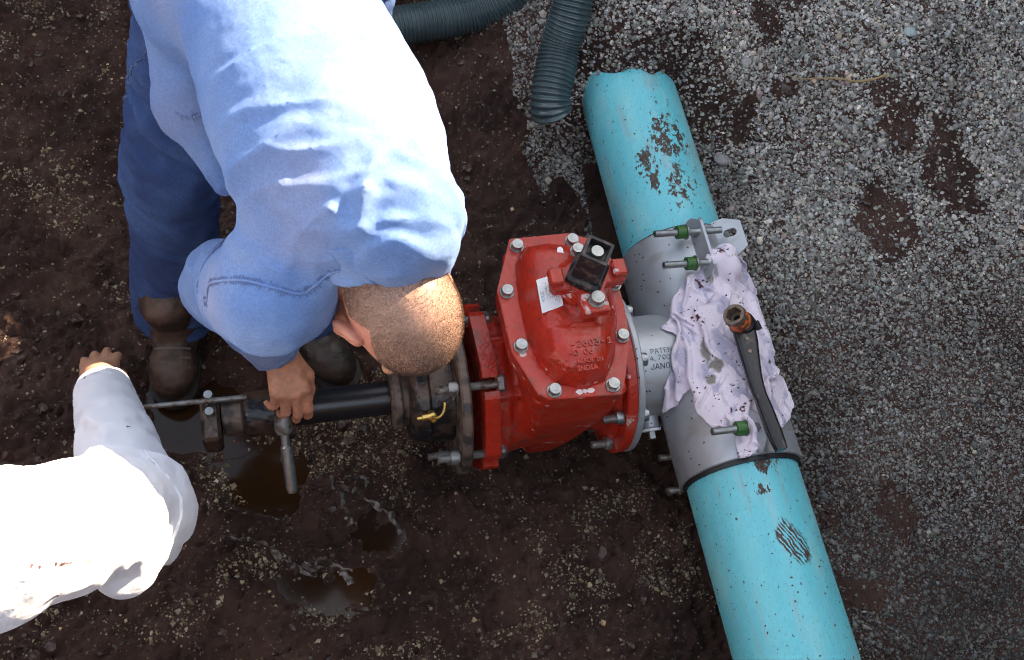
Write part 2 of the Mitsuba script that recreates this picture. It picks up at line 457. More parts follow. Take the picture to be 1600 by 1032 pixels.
mat('tool_steel', base_color=proc(tool_col), roughness=.30, metallic=.3, specular=.6)
def socket_col(p, n, uv):
    a = smoothstep(.40, .56, fbm(p.x * 120, p.y * 120, p.z * 120, 4))
    return mix((.10, .05, .035), (.66, .135, .03), a)
mat('orange_paint', base_color=proc(socket_col), roughness=.5)
mat('socket_steel', base_color=proc(lambda p, n, uv: mix((.10, .07, .05), (.26, .19, .14), fbm(p.x * 140, p.y * 140, p.z * 140, 3))), roughness=.42, metallic=.5)
def boot_col(p, n, uv):
    a = smoothstep(.35, .65, fbm(p.x * 26, p.y * 26, p.z * 26, 4))
    return mix((.016, .012, .011), (.050, .037, .030), a)
bump('boot_leather', lambda p, n, uv: fbm(p.x * 80, p.y * 80, p.z * 80, 4), .004, base_color=proc(boot_col), roughness=.5)
bump('tan_boot', lambda p, n, uv: fbm(p.x * 70, p.y * 70, p.z * 70, 4), .004, base_color=proc(lambda p, n, uv: mix((.030, .019, .014), (.095, .060, .045), smoothstep(.3, .7, fbm(p.x * 24, p.y * 24, p.z * 24, 4)))), roughness=.6)
mat('boot_sole', base_color=rgb(.02, .016, .014), roughness=.6)
mat('lace', base_color=rgb(.12, .10, .085), roughness=.8)
mat('hose_plastic', base_color=proc(lambda p, n, uv: mix((.030, .050, .056), (.075, .105, .112), fbm(p.x * 30, p.y * 30, p.z * 30, 3))), roughness=.22, specular=.6)
mat('muddy_water', base_color=proc(lambda p, n, uv: mix((.014, .006, .002), (.032, .015, .006), fbm(p.x * 9, p.y * 9, 3.3, 3))), roughness=.09, specular=.28)
mat('foam_scum', base_color=proc(lambda p, n, uv: mix((.04, .03, .024), (.20, .17, .15), smoothstep(.4, .72, fbm(p.x * 90, p.y * 90, 1.0, 4)))), roughness=.35, specular=.5)
mat('straw', base_color=rgb(.33, .22, .10), roughness=.7)

# ------------------------------------------------------------------ ground
YB, ZP = 0.565, 0.22            # branch axis: parallel to x at this y and z; the main runs along y at x = 0
def inside(poly, xy):
    p = sg.Polygon(poly) if not isinstance(poly, sg.Polygon) else poly
    return shapely.contains_xy(p, xy[..., 0], xy[..., 1])
GRAVEL = [(-0.216, 2.000), (-0.249, 1.585), (-0.251, 1.395), (-0.262, 1.237), (-0.186, 1.134), (-0.114, 1.034), (-0.071, 0.850), (-0.057, 0.631), (-0.048, 0.412), (-0.061, 0.186), (-0.059, 0.001), (-0.056, -0.124), (0.689, -0.318), (1.886, 2.016)]
PUDDLES = [[(-1.011, 0.584), (-1.036, 0.552), (-1.030, 0.512), (-1.007, 0.466), (-0.960, 0.434), (-0.908, 0.424), (-0.878, 0.464), (-0.887, 0.538), (-0.920, 0.586), (-0.966, 0.593)],
           [(-0.767, 0.380), (-0.733, 0.383), (-0.698, 0.370), (-0.678, 0.336), (-0.691, 0.308), (-0.724, 0.299), (-0.755, 0.318), (-0.768, 0.347)],
           [(-0.947, 0.290), (-0.895, 0.298), (-0.831, 0.292), (-0.778, 0.290), (-0.756, 0.260), (-0.768, 0.216), (-0.810, 0.196), (-0.866, 0.212), (-0.901, 0.237)],
           [(-1.171, 0.737), (-1.043, 0.739), (-0.971, 0.699), (-0.993, 0.597), (-1.092, 0.596), (-1.163, 0.620)]]
def gmask(x, y):
    """1 in gravel, 0 in mud, soft and ragged"""
    q = np.stack([x, y, x * 0], -1)
    jx, jy = nz(q, 7, 3, 3) * .16, nz(q, 7, 9, 3) * .16
    return inside(GRAVEL, np.stack([x + jx, y + jy], -1)).astype(float)
SOIL = [[(0.661, 1.121, 0.070, 0.100), (0.576, 0.896, 0.070, 0.120), (0.414, 1.444, 0.060, 0.050), (0.338, 1.374, 0.050, 0.050), (0.266, 1.164, 0.030, 0.050), (0.512, 1.459, 0.070, 0.030), (0.763, 1.443, 0.060, 0.050), (0.741, 0.975, 0.070, 0.140), (0.202, 0.038, 0.055, 0.040), (0.220, 0.212, 0.028, 0.040), (-0.271, 1.049, 0.080, 0.060), (0.216, 1.511, 0.050, 0.050), (0.381, 1.225, 0.040, 0.020), (0.349, 0.192, 0.044, 0.075)]]
def soilmask(x, y):
    q = np.stack([x, y, x * 0], -1)
    m = np.zeros_like(x)
    for cx, cy, rx, ry in SOIL[0]:
        m = np.maximum(m, np.exp(-((x - cx) / rx) ** 2 - ((y - cy) / ry) ** 2))
    return m + nz(q, 20, 21, 3) * 1.0
def height(x, y, detail=True):
    q = np.stack([x, y, x * 0], -1)
    z = .035 * 2 * nz(q, 2.3, 5, 3)
    right = sstep(-.05, .35, x)
    z = z + .16 * right + .10 * sstep(.35, .95, x) * sstep(-.2, .6, y)
    z = z + .15 * sstep(.95, 1.45, y) * sstep(-.75, -.05, x)                     # upper gravel shelf
    z = z + .06 * sstep(1.2, 1.7, y)
    top = np.exp(-((x - .02) / .22) ** 2)
    z = z + .30 * top * sstep(1.165, 1.31, y + nz(q, 9, 2, 3) * .16 + .12 * (x + .05))             # gravel heaped over the far end of the main
    # the dug-out hollow below valve and tapping machine
    z = z - .07 * np.exp(-((x + .30) / .32) ** 2 - ((y - .50) / .26) ** 2) - .03 * np.exp(-((x + .95) / .28) ** 2 - ((y - .47) / .2) ** 2)
    z = np.minimum(z, np.where((np.abs(x) < .13) & (y < 1.15), .14, 9))
    # trench walls
    w = nz(q, 1.7, 31, 3) * .22
    wall = np.maximum.reduce([sstep(1.02, 1.34, x + w * .5), sstep(2.12, 2.40, y + w * .5), sstep(-2.3, -2.9, x + w), sstep(-.75, -1.0, y + w * .4)])
    top_z = 1.62 + .78 * sstep(.50, .74, x + w * .3)                             # unseen rise added to the right bank to keep valve and floor shaded
    z = z + (top_z - z) * wall + wall * (1 - wall) * nz(q, 5, 8, 3) * .5
    if detail:
        g = gmask(x, y)
        rough = nz(q, 11, 41, 3)
        lump = np.abs(nz(q, 24, 44, 3))
        fine = nz(q, 70, 47, 2)
        z = z + (1 - g) * (.060 * rough + .075 * lump + .030 * fine) + g * (.03 * rough + .008 * fine)
        pq = np.stack([x, y], -1)
        for P in PUDDLES:
            c = sg.Polygon(P)
            near = shapely.distance(c, shapely.points(pq.reshape(-1, 2))).reshape(x.shape)
            k = 1 - sstep(0, .035, near + nz(q, 26, 51, 2) * .03)
            ins_ = inside(c.buffer(-.02), pq)
            z = z * (1 - k) + k * np.minimum(z, np.where(ins_, -.035, -.022))
    return z
def axis_grid(lo, hi, h, far):
    a = [lo]; s = h
    while a[-1] > -far:
        s *= 1.28; a.append(a[-1] - s)
    b = [hi]; s = h
    while b[-1] < far:
        s *= 1.28; b.append(b[-1] + s)
    return np.r_[np.array(a[:0:-1]), np.linspace(lo, hi, int((hi - lo) / h) + 1), np.array(b[1:])]
gx, gy = axis_grid(-1.75, 1.45, .0076, 45), axis_grid(-.35, 2.1, .0076, 45)
X, Y = np.meshgrid(gx, gy, indexing='ij')
Z = height(X, Y)
nx, ny = len(gx), len(gy)
I = np.arange(nx * ny).reshape(nx, ny)
gq = np.stack([I[:-1, :-1], I[1:, :-1], I[1:, 1:], I[:-1, 1:]], -1).reshape(-1, 4)
def gravel_amount(x, y):
    a = 0
    for dx, dy in ((0, 0), (.02, 0), (-.02, 0), (0, .02), (0, -.02)):
        a = a + gmask(x + dx, y + dy) / 5
    return a * (1 - sstep(.30, .52, soilmask(x, y))) * (x < 1.0) * (y < 2.2)
GA = gravel_amount(X, Y).reshape(-1, 1)
add('ground', (np.stack([X, Y, Z], -1).reshape(-1, 3), gq), 'ground_mix', kind='structure', smooth=True, color=np.repeat(GA, 3, 1))
from scipy.interpolate import RegularGridInterpolator
_gi = RegularGridInterpolator((gx, gy), Z, bounds_error=False, fill_value=0)
def gz(x, y):
    return _gi(np.stack([np.asarray(x, float), np.asarray(y, float)], -1))

# stones: a deformed icosahedron each, all in one mesh (nobody could count them)
ICO = trimesh.creation.icosahedron()
OCT = trimesh.Trimesh([[1, 0, 0], [-1, 0, 0], [0, 1, 0], [0, -1, 0], [0, 0, 1], [0, 0, -1]], [[0, 2, 4], [2, 1, 4], [1, 3, 4], [3, 0, 4], [2, 0, 5], [1, 2, 5], [3, 1, 5], [0, 3, 5]], process=False)
ICO2 = trimesh.creation.icosphere(subdivisions=1)
def scatter(xy, size, col, sink=.25, base=ICO, flat=(.55, .95), seed=0, zoff=None, jitter=.22):
    r = np.random.default_rng(seed)
    n = len(xy)
    V, F = base.vertices, base.faces
    sc = size[:, None] * np.stack([np.ones(n), r.uniform(.6, .95, n), r.uniform(*flat, n)], -1)
    th = r.uniform(0, 2 * PI, n)
    ti = r.normal(0, .35, n); tj = r.normal(0, .35, n)
    v = V[None] * (1 + r.uniform(-jitter, jitter, (n, len(V), 1))) * sc[:, None, :]
    def rot(v, a, i, j):
        c, s = np.cos(a)[:, None], np.sin(a)[:, None]
        w = v.copy()
        w[..., i] = c * v[..., i] - s * v[..., j]
        w[..., j] = s * v[..., i] + c * v[..., j]
        return w
    v = rot(rot(rot(v, ti, 1, 2), tj, 0, 2), th, 0, 1)
    z = gz(xy[:, 0], xy[:, 1]) + size * (.5 - sink) * .6
    if zoff is not None:
        z = z + zoff
    v += np.column_stack([xy, z])[:, None, :]
    f = (F[None] + (np.arange(n) * len(V))[:, None, None]).reshape(-1, 3)
    c = np.repeat(col, len(V), axis=0)
    return (v.reshape(-1, 3), f), c
def stone_cols(n, r, dark=1.0, warm=0.0):
    g = (.075 + .235 * r.random(n) ** 1.4) * dark
    g = np.where(r.random(n) < .08, g * 1.5, g)
    tint = np.column_stack([1.07 + .06 * r.standard_normal(n) + warm * .25, np.ones(n) + warm * .04, 0.90 + .06 * r.standard_normal(n) - warm * .30])
    pink = r.random(n) < .06
    tint[pink] *= [1.14, .97, .92]
    return np.clip(g[:, None] * tint, .01, .8)

def explode(mesh_col):
    """flat-shaded stones need no shared corners, so the colour stays with the stone"""
    return mesh_col

N = 285000
r1 = np.random.default_rng(11)
xy = np.column_stack([r1.uniform(-.75, 1.30, N), r1.uniform(-.35, 2.05, N)])
keep = (gmask(xy[:, 0], xy[:, 1]) > .5)
sm = soilmask(xy[:, 0], xy[:, 1])
keep &= r1.random(N) > sstep(.28, .60, sm) * .90
keep &= ~((np.abs(xy[:, 0]) < .105) & (xy[:, 1] < 1.2))
xy = xy[keep]
sz = np.clip(r1.lognormal(math.log(.0030), .42, len(xy)), .0015, .012)
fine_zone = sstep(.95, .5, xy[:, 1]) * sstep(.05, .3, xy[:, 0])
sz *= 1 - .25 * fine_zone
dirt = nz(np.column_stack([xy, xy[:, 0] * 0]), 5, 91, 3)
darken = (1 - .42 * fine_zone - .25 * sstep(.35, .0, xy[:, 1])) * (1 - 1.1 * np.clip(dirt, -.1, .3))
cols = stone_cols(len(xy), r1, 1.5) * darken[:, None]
bg = sz > .0060
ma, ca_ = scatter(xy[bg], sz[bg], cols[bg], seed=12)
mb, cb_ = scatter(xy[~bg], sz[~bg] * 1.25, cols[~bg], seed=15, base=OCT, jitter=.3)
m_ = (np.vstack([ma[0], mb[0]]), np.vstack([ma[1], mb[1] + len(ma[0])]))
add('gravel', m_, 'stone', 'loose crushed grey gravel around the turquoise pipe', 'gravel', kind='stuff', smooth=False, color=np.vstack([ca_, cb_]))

# gravel chips lying in the mud, in clusters
N = 170000
xy = np.column_stack([r1.uniform(-1.7, .3, N), r1.uniform(-.3, 2.0, N)])
q3 = np.column_stack([xy, xy[:, 0] * 0])
cl = nz(q3, 9, 61, 3) + .25 * nz(q3, 30, 63, 2)
CH = [(-0.827, 0.559, 0.13, 0.09, 0.55), (-0.768, 0.595, 0.12, 0.06, 0.45), (-0.676, 0.449, 0.08, 0.05, 0.25), (-0.330, 0.326, 0.14, 0.07, 0.25), (-0.143, 0.197, 0.12, 0.07, 0.35), (-0.853, 0.210, 0.03, 0.03, 0.60), (-1.057, 0.533, 0.03, 0.05, 0.35), (-1.021, 0.485, 0.04, 0.03, 0.30), (-0.415, 1.553, 0.14, 0.10, 0.12), (-0.229, 0.142, 0.15, 0.05, 0.30), (-0.200, 0.380, 0.10, 0.05, 0.25), (-0.848, 1.046, 0.10, 0.10, 0.20), (-0.120, 0.460, 0.10, 0.10, 0.15), (-0.657, 0.389, 0.04, 0.04, 0.30), (-1.071, 0.317, 0.14, 0.05, 0.18)]
for cx, cy, rx, ry, k in CH:
    cl = cl + k * np.exp(-((xy[:, 0] - cx) / rx) ** 2 - ((xy[:, 1] - cy) / ry) ** 2)
keep = (gmask(xy[:, 0], xy[:, 1]) < .5) & (r1.random(N) < .055 + .8 * sstep(.17, .40, cl))
pts = shapely.points(xy)
for P in PUDDLES:
    keep &= ~shapely.contains(sg.Polygon(P).buffer(-.012), pts)
xy = xy[keep]
sz = np.clip(r1.lognormal(math.log(.0020), .50, len(xy)), .0011, .0075)
m_, c_ = scatter(xy, sz * 1.15, stone_cols(len(xy), r1, 1.0, .75), seed=13, sink=.45, base=OCT, jitter=.3)
add('gravel_chips', m_, 'wet_stone', 'small tan gravel chips strewn over the dark mud', 'gravel', kind='stuff', smooth=False, color=c_)

# clods of soil
N = 3200
xy = np.column_stack([r1.uniform(-1.7, 1.25, N), r1.uniform(-.3, 2.05, N)])
q3 = np.column_stack([xy, xy[:, 0] * 0])
inm = gmask(xy[:, 0], xy[:, 1]) < .5
keep = (inm & (nz(q3, 6, 71, 2) > -.02)) | (~inm & (soilmask(xy[:, 0], xy[:, 1]) > .40))
keep &= ~((np.abs(xy[:, 0]) < .13) & (xy[:, 1] < 1.2))
for P in PUDDLES:
    keep &= ~shapely.contains(sg.Polygon(P), shapely.points(xy))
xy = xy[keep]
sz = np.clip(r1.lognormal(math.log(.0075), .42, len(xy)), .003, .020)
base = r1.uniform(.6, 1.25, (len(xy), 1)) * np.array([[.046, .024, .018]])
m_, c_ = scatter(xy, sz, base, seed=14, sink=.6, base=ICO2, flat=(.45, .7), jitter=.30)
add('soil_clods', m_, 'wet_stone', 'dark brown clods of wet soil on the trench floor', 'soil', kind='stuff', smooth=False, color=c_)

# a few stones large enough to tell apart
def stone(p, s, col, label, seed):
    m = trimesh.creation.icosphere(subdivisions=3)
    v = m.vertices * (1 + .45 * nz(m.vertices, 1.4, seed, 2)[:, None]) * np.array(s)
    a = seed * 1.3
    R = np.array([[math.cos(a), -math.sin(a), 0], [math.sin(a), math.cos(a), 0], [0, 0, 1]])
    v = v @ R.T + [p[0], p[1], float(gz(p[0], p[1]).ravel()[0]) + s[2] * .45]
    k = 'stone_mat_%d' % seed
    mat(k, base_color=proc(lambda p_, n, uv: C3(*col) * (.75 + .5 * fbm(p_.x * 150, p_.y * 150, p_.z * 150, 3))), roughness=.75)
    add('stone', trimesh.Trimesh(v, m.faces, process=False), k, label, 'stone', smooth=True)
stone((0.700, 1.302, 0.200), (.013, .016, .010), (.34, .40, .40), 'smooth pale grey-green stone at the right end of the dry stalk', 1)
stone((0.220, 1.116, 0.200), (.020, .016, .010), (.30, .28, .27), 'flat grey-brown stone to the right of the mud-spattered end of the pipe', 2)
stone((0.258, 1.256, 0.200), (.016, .013, .009), (.30, .27, .26), 'greyish stone lying below a dark soil patch right of the buried pipe end', 3)

for i, P in enumerate(PUDDLES):
    poly = sg.Polygon(P).buffer(.03).simplify(.004)
    v, f = trimesh.creation.triangulate_polygon(poly, engine='earcut')
    add('puddle', (np.column_stack([v, np.full(len(v), -.0215 + .0006 * i)]), f), 'muddy_water', kind='structure', smooth=False)

# scum lines at the edges of the puddles
def scum(path, w, seed):
    p = smooth_path([(a, b, 0) for a, b in path], 90)
    r = np.random.default_rng(seed)
    ww = .7 * w * (.3 + 1.2 * meshkit.noise(p * 45 + seed))
    p[:, :2] += (np.stack([nz(p, 40, seed, 2), nz(p, 40, seed + 1, 2)], -1)) * .022
    t = np.gradient(p, axis=0); t /= np.linalg.norm(t, axis=1, keepdims=True)
    s = np.column_stack([-t[:, 1], t[:, 0], t[:, 0] * 0])
    rows = []
    for u in np.linspace(-1, 1, 9):
        q = p + s * (ww * u)[:, None]
        q[:, 2] = np.maximum(gz(q[:, 0], q[:, 1]), -.021) + .0035 * (1 - u * u) + .003 * nz(q, 160, seed + 3, 2) + .0005
        rows.append(q)
    V = np.stack(rows, 1)
    n, k = V.shape[:2]
    I = np.arange(n * k).reshape(n, k)
    return trimesh.Trimesh(V.reshape(-1, 3), np.vstack([np.stack([I[:-1, :-1], I[1:, :-1], I[1:, 1:]], -1).reshape(-1, 3), np.stack([I[:-1, :-1], I[1:, 1:], I[:-1, 1:]], -1).reshape(-1, 3)]), process=False)
sc = [scum([(-1.047, 0.395), (-1.003, 0.383), (-0.972, 0.370), (-0.948, 0.348), (-0.918, 0.324), (-0.882, 0.297), (-0.865, 0.311), (-0.829, 0.305), (-0.789, 0.288)], .006, 1),
      scum([(-0.953, 0.362), (-0.942, 0.341), (-0.931, 0.329)], .012, 2), scum([(-0.805, 0.491), (-0.796, 0.452), (-0.789, 0.416), (-0.777, 0.386)], .008, 3),
      scum([(-0.777, 0.464), (-0.739, 0.437), (-0.704, 0.396), (-0.676, 0.352)], .008, 4), scum([(-0.793, 0.498), (-0.764, 0.491), (-0.737, 0.458)], .007, 5),
      scum([(-0.826, 0.280), (-0.801, 0.267), (-0.793, 0.256)], .011, 6), scum([(-0.882, 0.300), (-0.874, 0.291), (-0.866, 0.303)], .008, 7)]
add('foam', cat_(*sc), 'foam_scum', 'greyish scum and foam along the edges of the brown puddles', 'foam', kind='stuff', smooth=True)

# dry stalk
p = smooth_path([(0.386, 1.247, 0.270), (0.442, 1.237, 0.275), (0.505, 1.232, 0.280), (0.564, 1.220, 0.275), (0.632, 1.221, 0.270)], 30)
p[:, 2] = gz(p[:, 0], p[:, 1]) + .012
add('dry_stalk', tube(p, np.linspace(.0012, .0034, 30), 8), 'straw', 'thin dry tan stalk lying across the gravel', 'stalk')

# ------------------------------------------------------------------ water main
def uvcyl(R, y0, y1, nseg=128, ny=60, th0=-PI, th1=PI):
    th = np.linspace(th0, th1, nseg + 1); ys = np.linspace(y0, y1, ny)
    TH, YY = np.meshgrid(th, ys, indexing='ij')
    v = np.stack([R * np.sin(TH), YY, ZP + R * np.cos(TH)], -1).reshape(-1, 3)
    I = np.arange((nseg + 1) * ny).reshape(nseg + 1, ny)
    q = np.stack([I[:-1, :-1], I[:-1, 1:], I[1:, 1:], I[1:, :-1]], -1).reshape(-1, 4)
    uv = np.stack([R * TH, YY], -1).reshape(-1, 2)
    return (v, q), uv
RM, RS = .115, .1275
m_, uv_ = uvcyl(RM, -1.3, 1.75)
add('water_pipe', m_, 'pvc', 'turquoise plastic water main spattered with mud, its far end buried in gravel', 'pipe', smooth=True, uv=uv_)

# ------------------------------------------------------------------ tapping sleeve
S = 'tapping_sleeve'
tag(S, 'grey steel tapping sleeve clamped round the turquoise pipe', 'pipe sleeve')
YS0, YS1 = .302, .828
sh = [(RS - .010, YS0), (RS - .002, YS0), (RS, YS0 + .002), (RS, YS1 - .002), (RS - .002, YS1), (RS - .010, YS1)]
add(S + '__shell', put(lathe([(r, y) for r, y in sh], 128, closed=True), (0, 0, ZP), (0, 1, 0)), 'steel')
for y0, y1 in ((YS0 - .009, YS0 + .004), (YS1 - .004, YS1 + .004)):
    add(S + '__gasket', put(lathe([(RM + .0005, y0), (RM + .006, y0), (RM + .007, y0 + .002), (RM + .007, y1), (RM + .0005, y1)], 128, closed=True), (0, 0, ZP), (0, 1, 0)), 'rubber')
RN = .108
add(S + '__outlet_neck', put(lathe([(RN - .004, 0), (RN, 0), (RN, .165), (RN - .004, .165)], 96, closed=True), (-.195, YB, ZP), (1, 0, 0)), 'steel')
fl = man(disc(.1715, .014, .0025, 96, RN - .004))
for k in range(8):
    a = math.radians(17 + 45 * k + 0)
    fl = fl - man(trimesh.creation.cylinder(.0095, .06, sections=20).apply_translation([.149 * math.cos(a), .149 * math.sin(a), .01]))
# local x of the ring frame = world y, local y = world z when the axis is +x
FX = dict(z=(1, 0, 0), x=(0, 1, 0))
fl = put(unman(fl), (-.2155, YB, ZP), **FX)
add(S + '__flange', fl, 'steel')
def ringp(phi, r, x):
    a = math.radians(phi)
    return np.array([x, YB + r * math.cos(a), ZP + r * math.sin(a)])
# bolt seams: two folded lugs along the top of the shell and studs through them
def arc_pt(th, r, y):
    return np.array([r * math.sin(th), y, ZP + r * math.cos(th)])
def lug(th, lean, y0, y1, hgt):
    """a folded plate standing on the shell along y, rounded at its ends, with slots"""
    t = np.array([math.cos(th), 0, -math.sin(th)]); n = np.array([math.sin(th), 0, math.cos(th)])
    up = nrm(n + lean * t)
    L = y1 - y0
    poly = sg.Polygon([(0, 0), (L, 0), (L, hgt * .45), (L - .018, hgt), (.018, hgt), (0, hgt * .45)]).buffer(-.004).buffer(.004)
    for yb in SBOLTS:
        if y0 + .01 < yb < y1 - .01:
            poly = poly.difference(sg.LineString([(yb - y0, hgt * .45), (yb - y0, hgt * .62)]).buffer(.0095))
    m = extrude(poly, .0055, .001)
    return put(m, arc_pt(th, RS - .002, y0), np.cross([0, 1, 0], up), (0, 1, 0))
SBOLTS = (.795, .719, .350)
add(S + '__lug', lug(-.10, .55, .690, YS1 + .006, .040), 'steel')
add(S + '__lug', lug(.14, -.55, .690, YS1 + .006, .040), 'steel')
add(S + '__lug', lug(.40, .75, .735, YS1 + .006, .060), 'steel')
add(S + '__lug', lug(-.10, .55, YS0, .390, .036), 'steel')
for yb in SBOLTS:
    zb = .376
    add(S + '__stud', put(stud(.0075, .155 if yb > .5 else .078), (-.103, yb, zb), (1, 0, -.06)), 'bolt_zinc')
    add(S + '__nut', put(hexnut(.0155, .019), (-.052, yb, zb - .003), (1, 0, -.06)), 'green_coat', 'green coated hex nut')
    add(S + '__washer', put(disc(.0165, .003, .0006, 32), (-.0325, yb, zb - .004), (1, 0, -.06)), 'bolt_zinc')
for yb in (.255 + .065, .255 + .155, .255 + .235):
    pass
for (p, L) in (((-0.129, 0.389, 0.130), .10), ((-0.131, 0.315, 0.130), .09), ((-0.131, 0.463, 0.130), .10)):
    add(S + '__stud', put(stud(.0075, L), p, (1, -.02, .02)), 'bolt_dull')
# test plug low on the neck
pd = nrm([0, -.86, -.25]); po = np.array([-.150, YB, ZP]) + pd * (RN - .006)
add(S + '__plug_boss', put(lathe([(0, 0), (.019, 0), (.019, .026), (.016, .030), (0, .030)], 32), po, pd), 'steel')
add(S + '__plug_seal', put(lathe([(.010, 0), (.021, 0), (.0215, .002), (.0205, .005), (.010, .005)], 32, closed=True), po + pd * .030, pd), 'white_plastic', 'white sealing ring')
add(S + '__plug', put(cbox(.014, .014, .018, .0015), po + pd * .043, pd), 'bolt_zinc')

def curved_text(txt, h, x0, phi0, R, mat_key, key):
    """lettering laid round the neck: reads along +x, phi from +y over the top"""
    m = meshkit.text_mesh(txt, h, .0006, bold=False)
    m = m.subdivide_to_size(.004, max_iter=6)
    v = m.vertices.copy()
    a = phi0 - v[:, 1] / R
    r = R + v[:, 2]
    m.vertices = np.column_stack([x0 + v[:, 0], YB + r * np.cos(a), ZP + r * np.sin(a)])
    add(key, m, mat_key, smooth=False)
def neck_phi(p):
    return math.atan2(p[2] - ZP, p[1] - YB)
curved_text('PATENT', .0105, -0.162, math.radians(100), RN + .0002, 'stencil_ink', S + '__lettering')
curved_text('4, 700, 3', .0105, -0.166, math.radians(107.5), RN + .0002, 'stencil_ink', S + '__lettering')
curved_text('JAN03 2003', .0115, -0.166, math.radians(117), RN + .0002, 'black_ink', S + '__lettering')

# ------------------------------------------------------------------ gate valve
V = 'gate_valve'
tag(V, 'glossy red cast iron gate valve bolted to the steel sleeve', 'valve')
# right flange
fr = man(disc(.1715, .022, .003, 96, .09))
for k in range(8):
    a = math.radians(17 + 45 * k)
    fr = fr - man(trimesh.creation.cylinder(.0095, .08, sections=20).apply_translation([.149 * math.cos(a), .149 * math.sin(a), .01]))
add(V + '__outlet_flange', put(unman(fr), (-.2385, YB, ZP), **FX), 'red_paint')
for k in range(8):
    phi = 17 + 45 * k
    add(V + '__flange_bolt', cat_(put(hexnut(.0145, .015), ringp(phi, .149, -.2545), **FX), put(stud(.0085, .088), ringp(phi, .149, -.283), **FX),
                                  put(hexnut(.0145, .013), ringp(phi, .149, -.2005), **FX)), 'bolt_zinc' if k != 4 else 'bolt_dull')
# left mechanical-joint flange: rounded hexagon with open slots for six tee bolts
oc = sg.Point(0, 0).buffer(.176, 64)
for k in range(6):
    a = math.radians(52 + 60 * k + 30)
    d = np.array([math.cos(a), math.sin(a)]); n = np.array([-d[1], d[0]])
    cut = sg.Polygon([d * .165 + n * .2, d * .165 - n * .2, d * .3 - n * .2, d * .3 + n * .2])
    oc = oc.difference(cut)
for k in range(6):
    a = math.radians(52 + 60 * k)
    d = np.array([math.cos(a), math.sin(a)])
    oc = oc.difference(sg.LineString([d * .150, d * .25]).buffer(.0135))
oc = oc.difference(sg.Point(0, 0).buffer(.09))
add(V + '__inlet_flange', put(extrude(oc, .030, .002), (-.522, YB, ZP), **FX), 'red_paint')
# body: bells at both ends, a flat deep housing for the gate, ribs
prof = [(.09, -.493), (.150, -.493), (.150, -.470), (.142, -.462), (.136, -.44), (.134, -.425), (.120, -.412), (.118, -.33), (.114, -.285), (.120, -.262), (.136, -.25), (.146, -.2385), (.09, -.2385)]
bf = Field((-.56, .27, -.06), (-.19, .86, .52), .0045)
def rev(P):
    r = np.hypot(P[..., 1] - YB, P[..., 2] - ZP)
    R = np.interp(P[..., 0], [p[1] for p in prof[1:-1]], [p[0] for p in prof[1:-1]])
    return np.maximum((r - R) * .9, np.maximum(-.4935 - P[..., 0], P[..., 0] + .2375))
bf.join((-.56, .27, -.06), (-.19, .86, .52), rev, 0)
def housing(P):
    z = np.clip((P[..., 2] - .03) / .45, 0, 1)
    hx = .030 + .058 * z ** .9; hy = .090 + .068 * np.clip(z * 1.3, 0, 1) ** .7
    xc = -.372 + .008 * (1 - z)
    qx, qy = np.abs(P[..., 0] - xc) - hx + .016, np.abs(P[..., 1] - YB) - hy + .016
    d = np.hypot(np.maximum(qx, 0), np.maximum(qy, 0)) + np.minimum(np.maximum(qx, qy), 0) - .016
    return np.maximum(d * .92, np.maximum(P[..., 2] - .487, .035 - P[..., 2]))
bf.join((-.56, .27, -.06), (-.19, .86, .52), housing, .02)
def rib(x0, x1, y, zc, t=.008):
    def fn(P):
        return np.maximum.reduce([np.abs(P[..., 1] - y) - t, x0 - P[..., 0], P[..., 0] - x1, np.abs(P[..., 2] - zc) - .02])
    bf.join((x0 - .03, y - .05, zc - .06), (x1 + .03, y + .05, zc + .06), fn, .008)
rib(-.50, -.38, YB + .03, ZP + .135)
rib(-.50, -.38, YB - .075, ZP + .11)
bf.warp(lambda P: .0012 * nz(P, 45, 3, 2))
add(V + '__body', bf.mesh(), 'red_paint', smooth=True)
# body rim under the bonnet and the bonnet plate
ZB = .52
RIM = sg.Polygon([(-0.447, 0.731), (-0.332, 0.732), (-0.278, 0.709), (-0.261, 0.667), (-0.261, 0.566), (-0.266, 0.505), (-0.294, 0.424), (-0.311, 0.394), (-0.440, 0.401), (-0.458, 0.415), (-0.488, 0.499), (-0.491, 0.624)])
RIM = RIM.buffer(-.006).buffer(.006)
add(V + '__body_rim', extrude(RIM.buffer(-.002), .019, .002, ZB - .043), 'red_paint')
add(V + '__bonnet_plate', extrude(RIM, .022, .0025, ZB - .0225), 'red_paint')
DOME = sg.Polygon([(-0.447, 0.673), (-0.455, 0.596), (-0.454, 0.518), (-0.443, 0.464), (-0.418, 0.428), (-0.376, 0.413), (-0.334, 0.422), (-0.307, 0.462), (-0.284, 0.537), (-0.280, 0.600), (-0.284, 0.661), (-0.322, 0.688), (-0.387, 0.703), (-0.431, 0.699)]).buffer(-.008).buffer(.008)
xs, ys = np.arange(-.50, -.23, .0026), np.arange(.37, .80, .0026)
DX, DY = np.meshgrid(xs, ys, indexing='ij')
ptsd = shapely.points(np.stack([DX, DY], -1).reshape(-1, 2))
dd = shapely.distance(DOME.exterior, ptsd).reshape(DX.shape)
dd = np.where(shapely.contains(DOME, ptsd).reshape(DX.shape), dd, -dd)
DH = .054
zz = ZB + DH * np.sqrt(np.clip(1 - (1 - np.clip(dd / .046, 0, 1)) ** 2, 0, 1)) + np.minimum(dd, 0) * 1.2
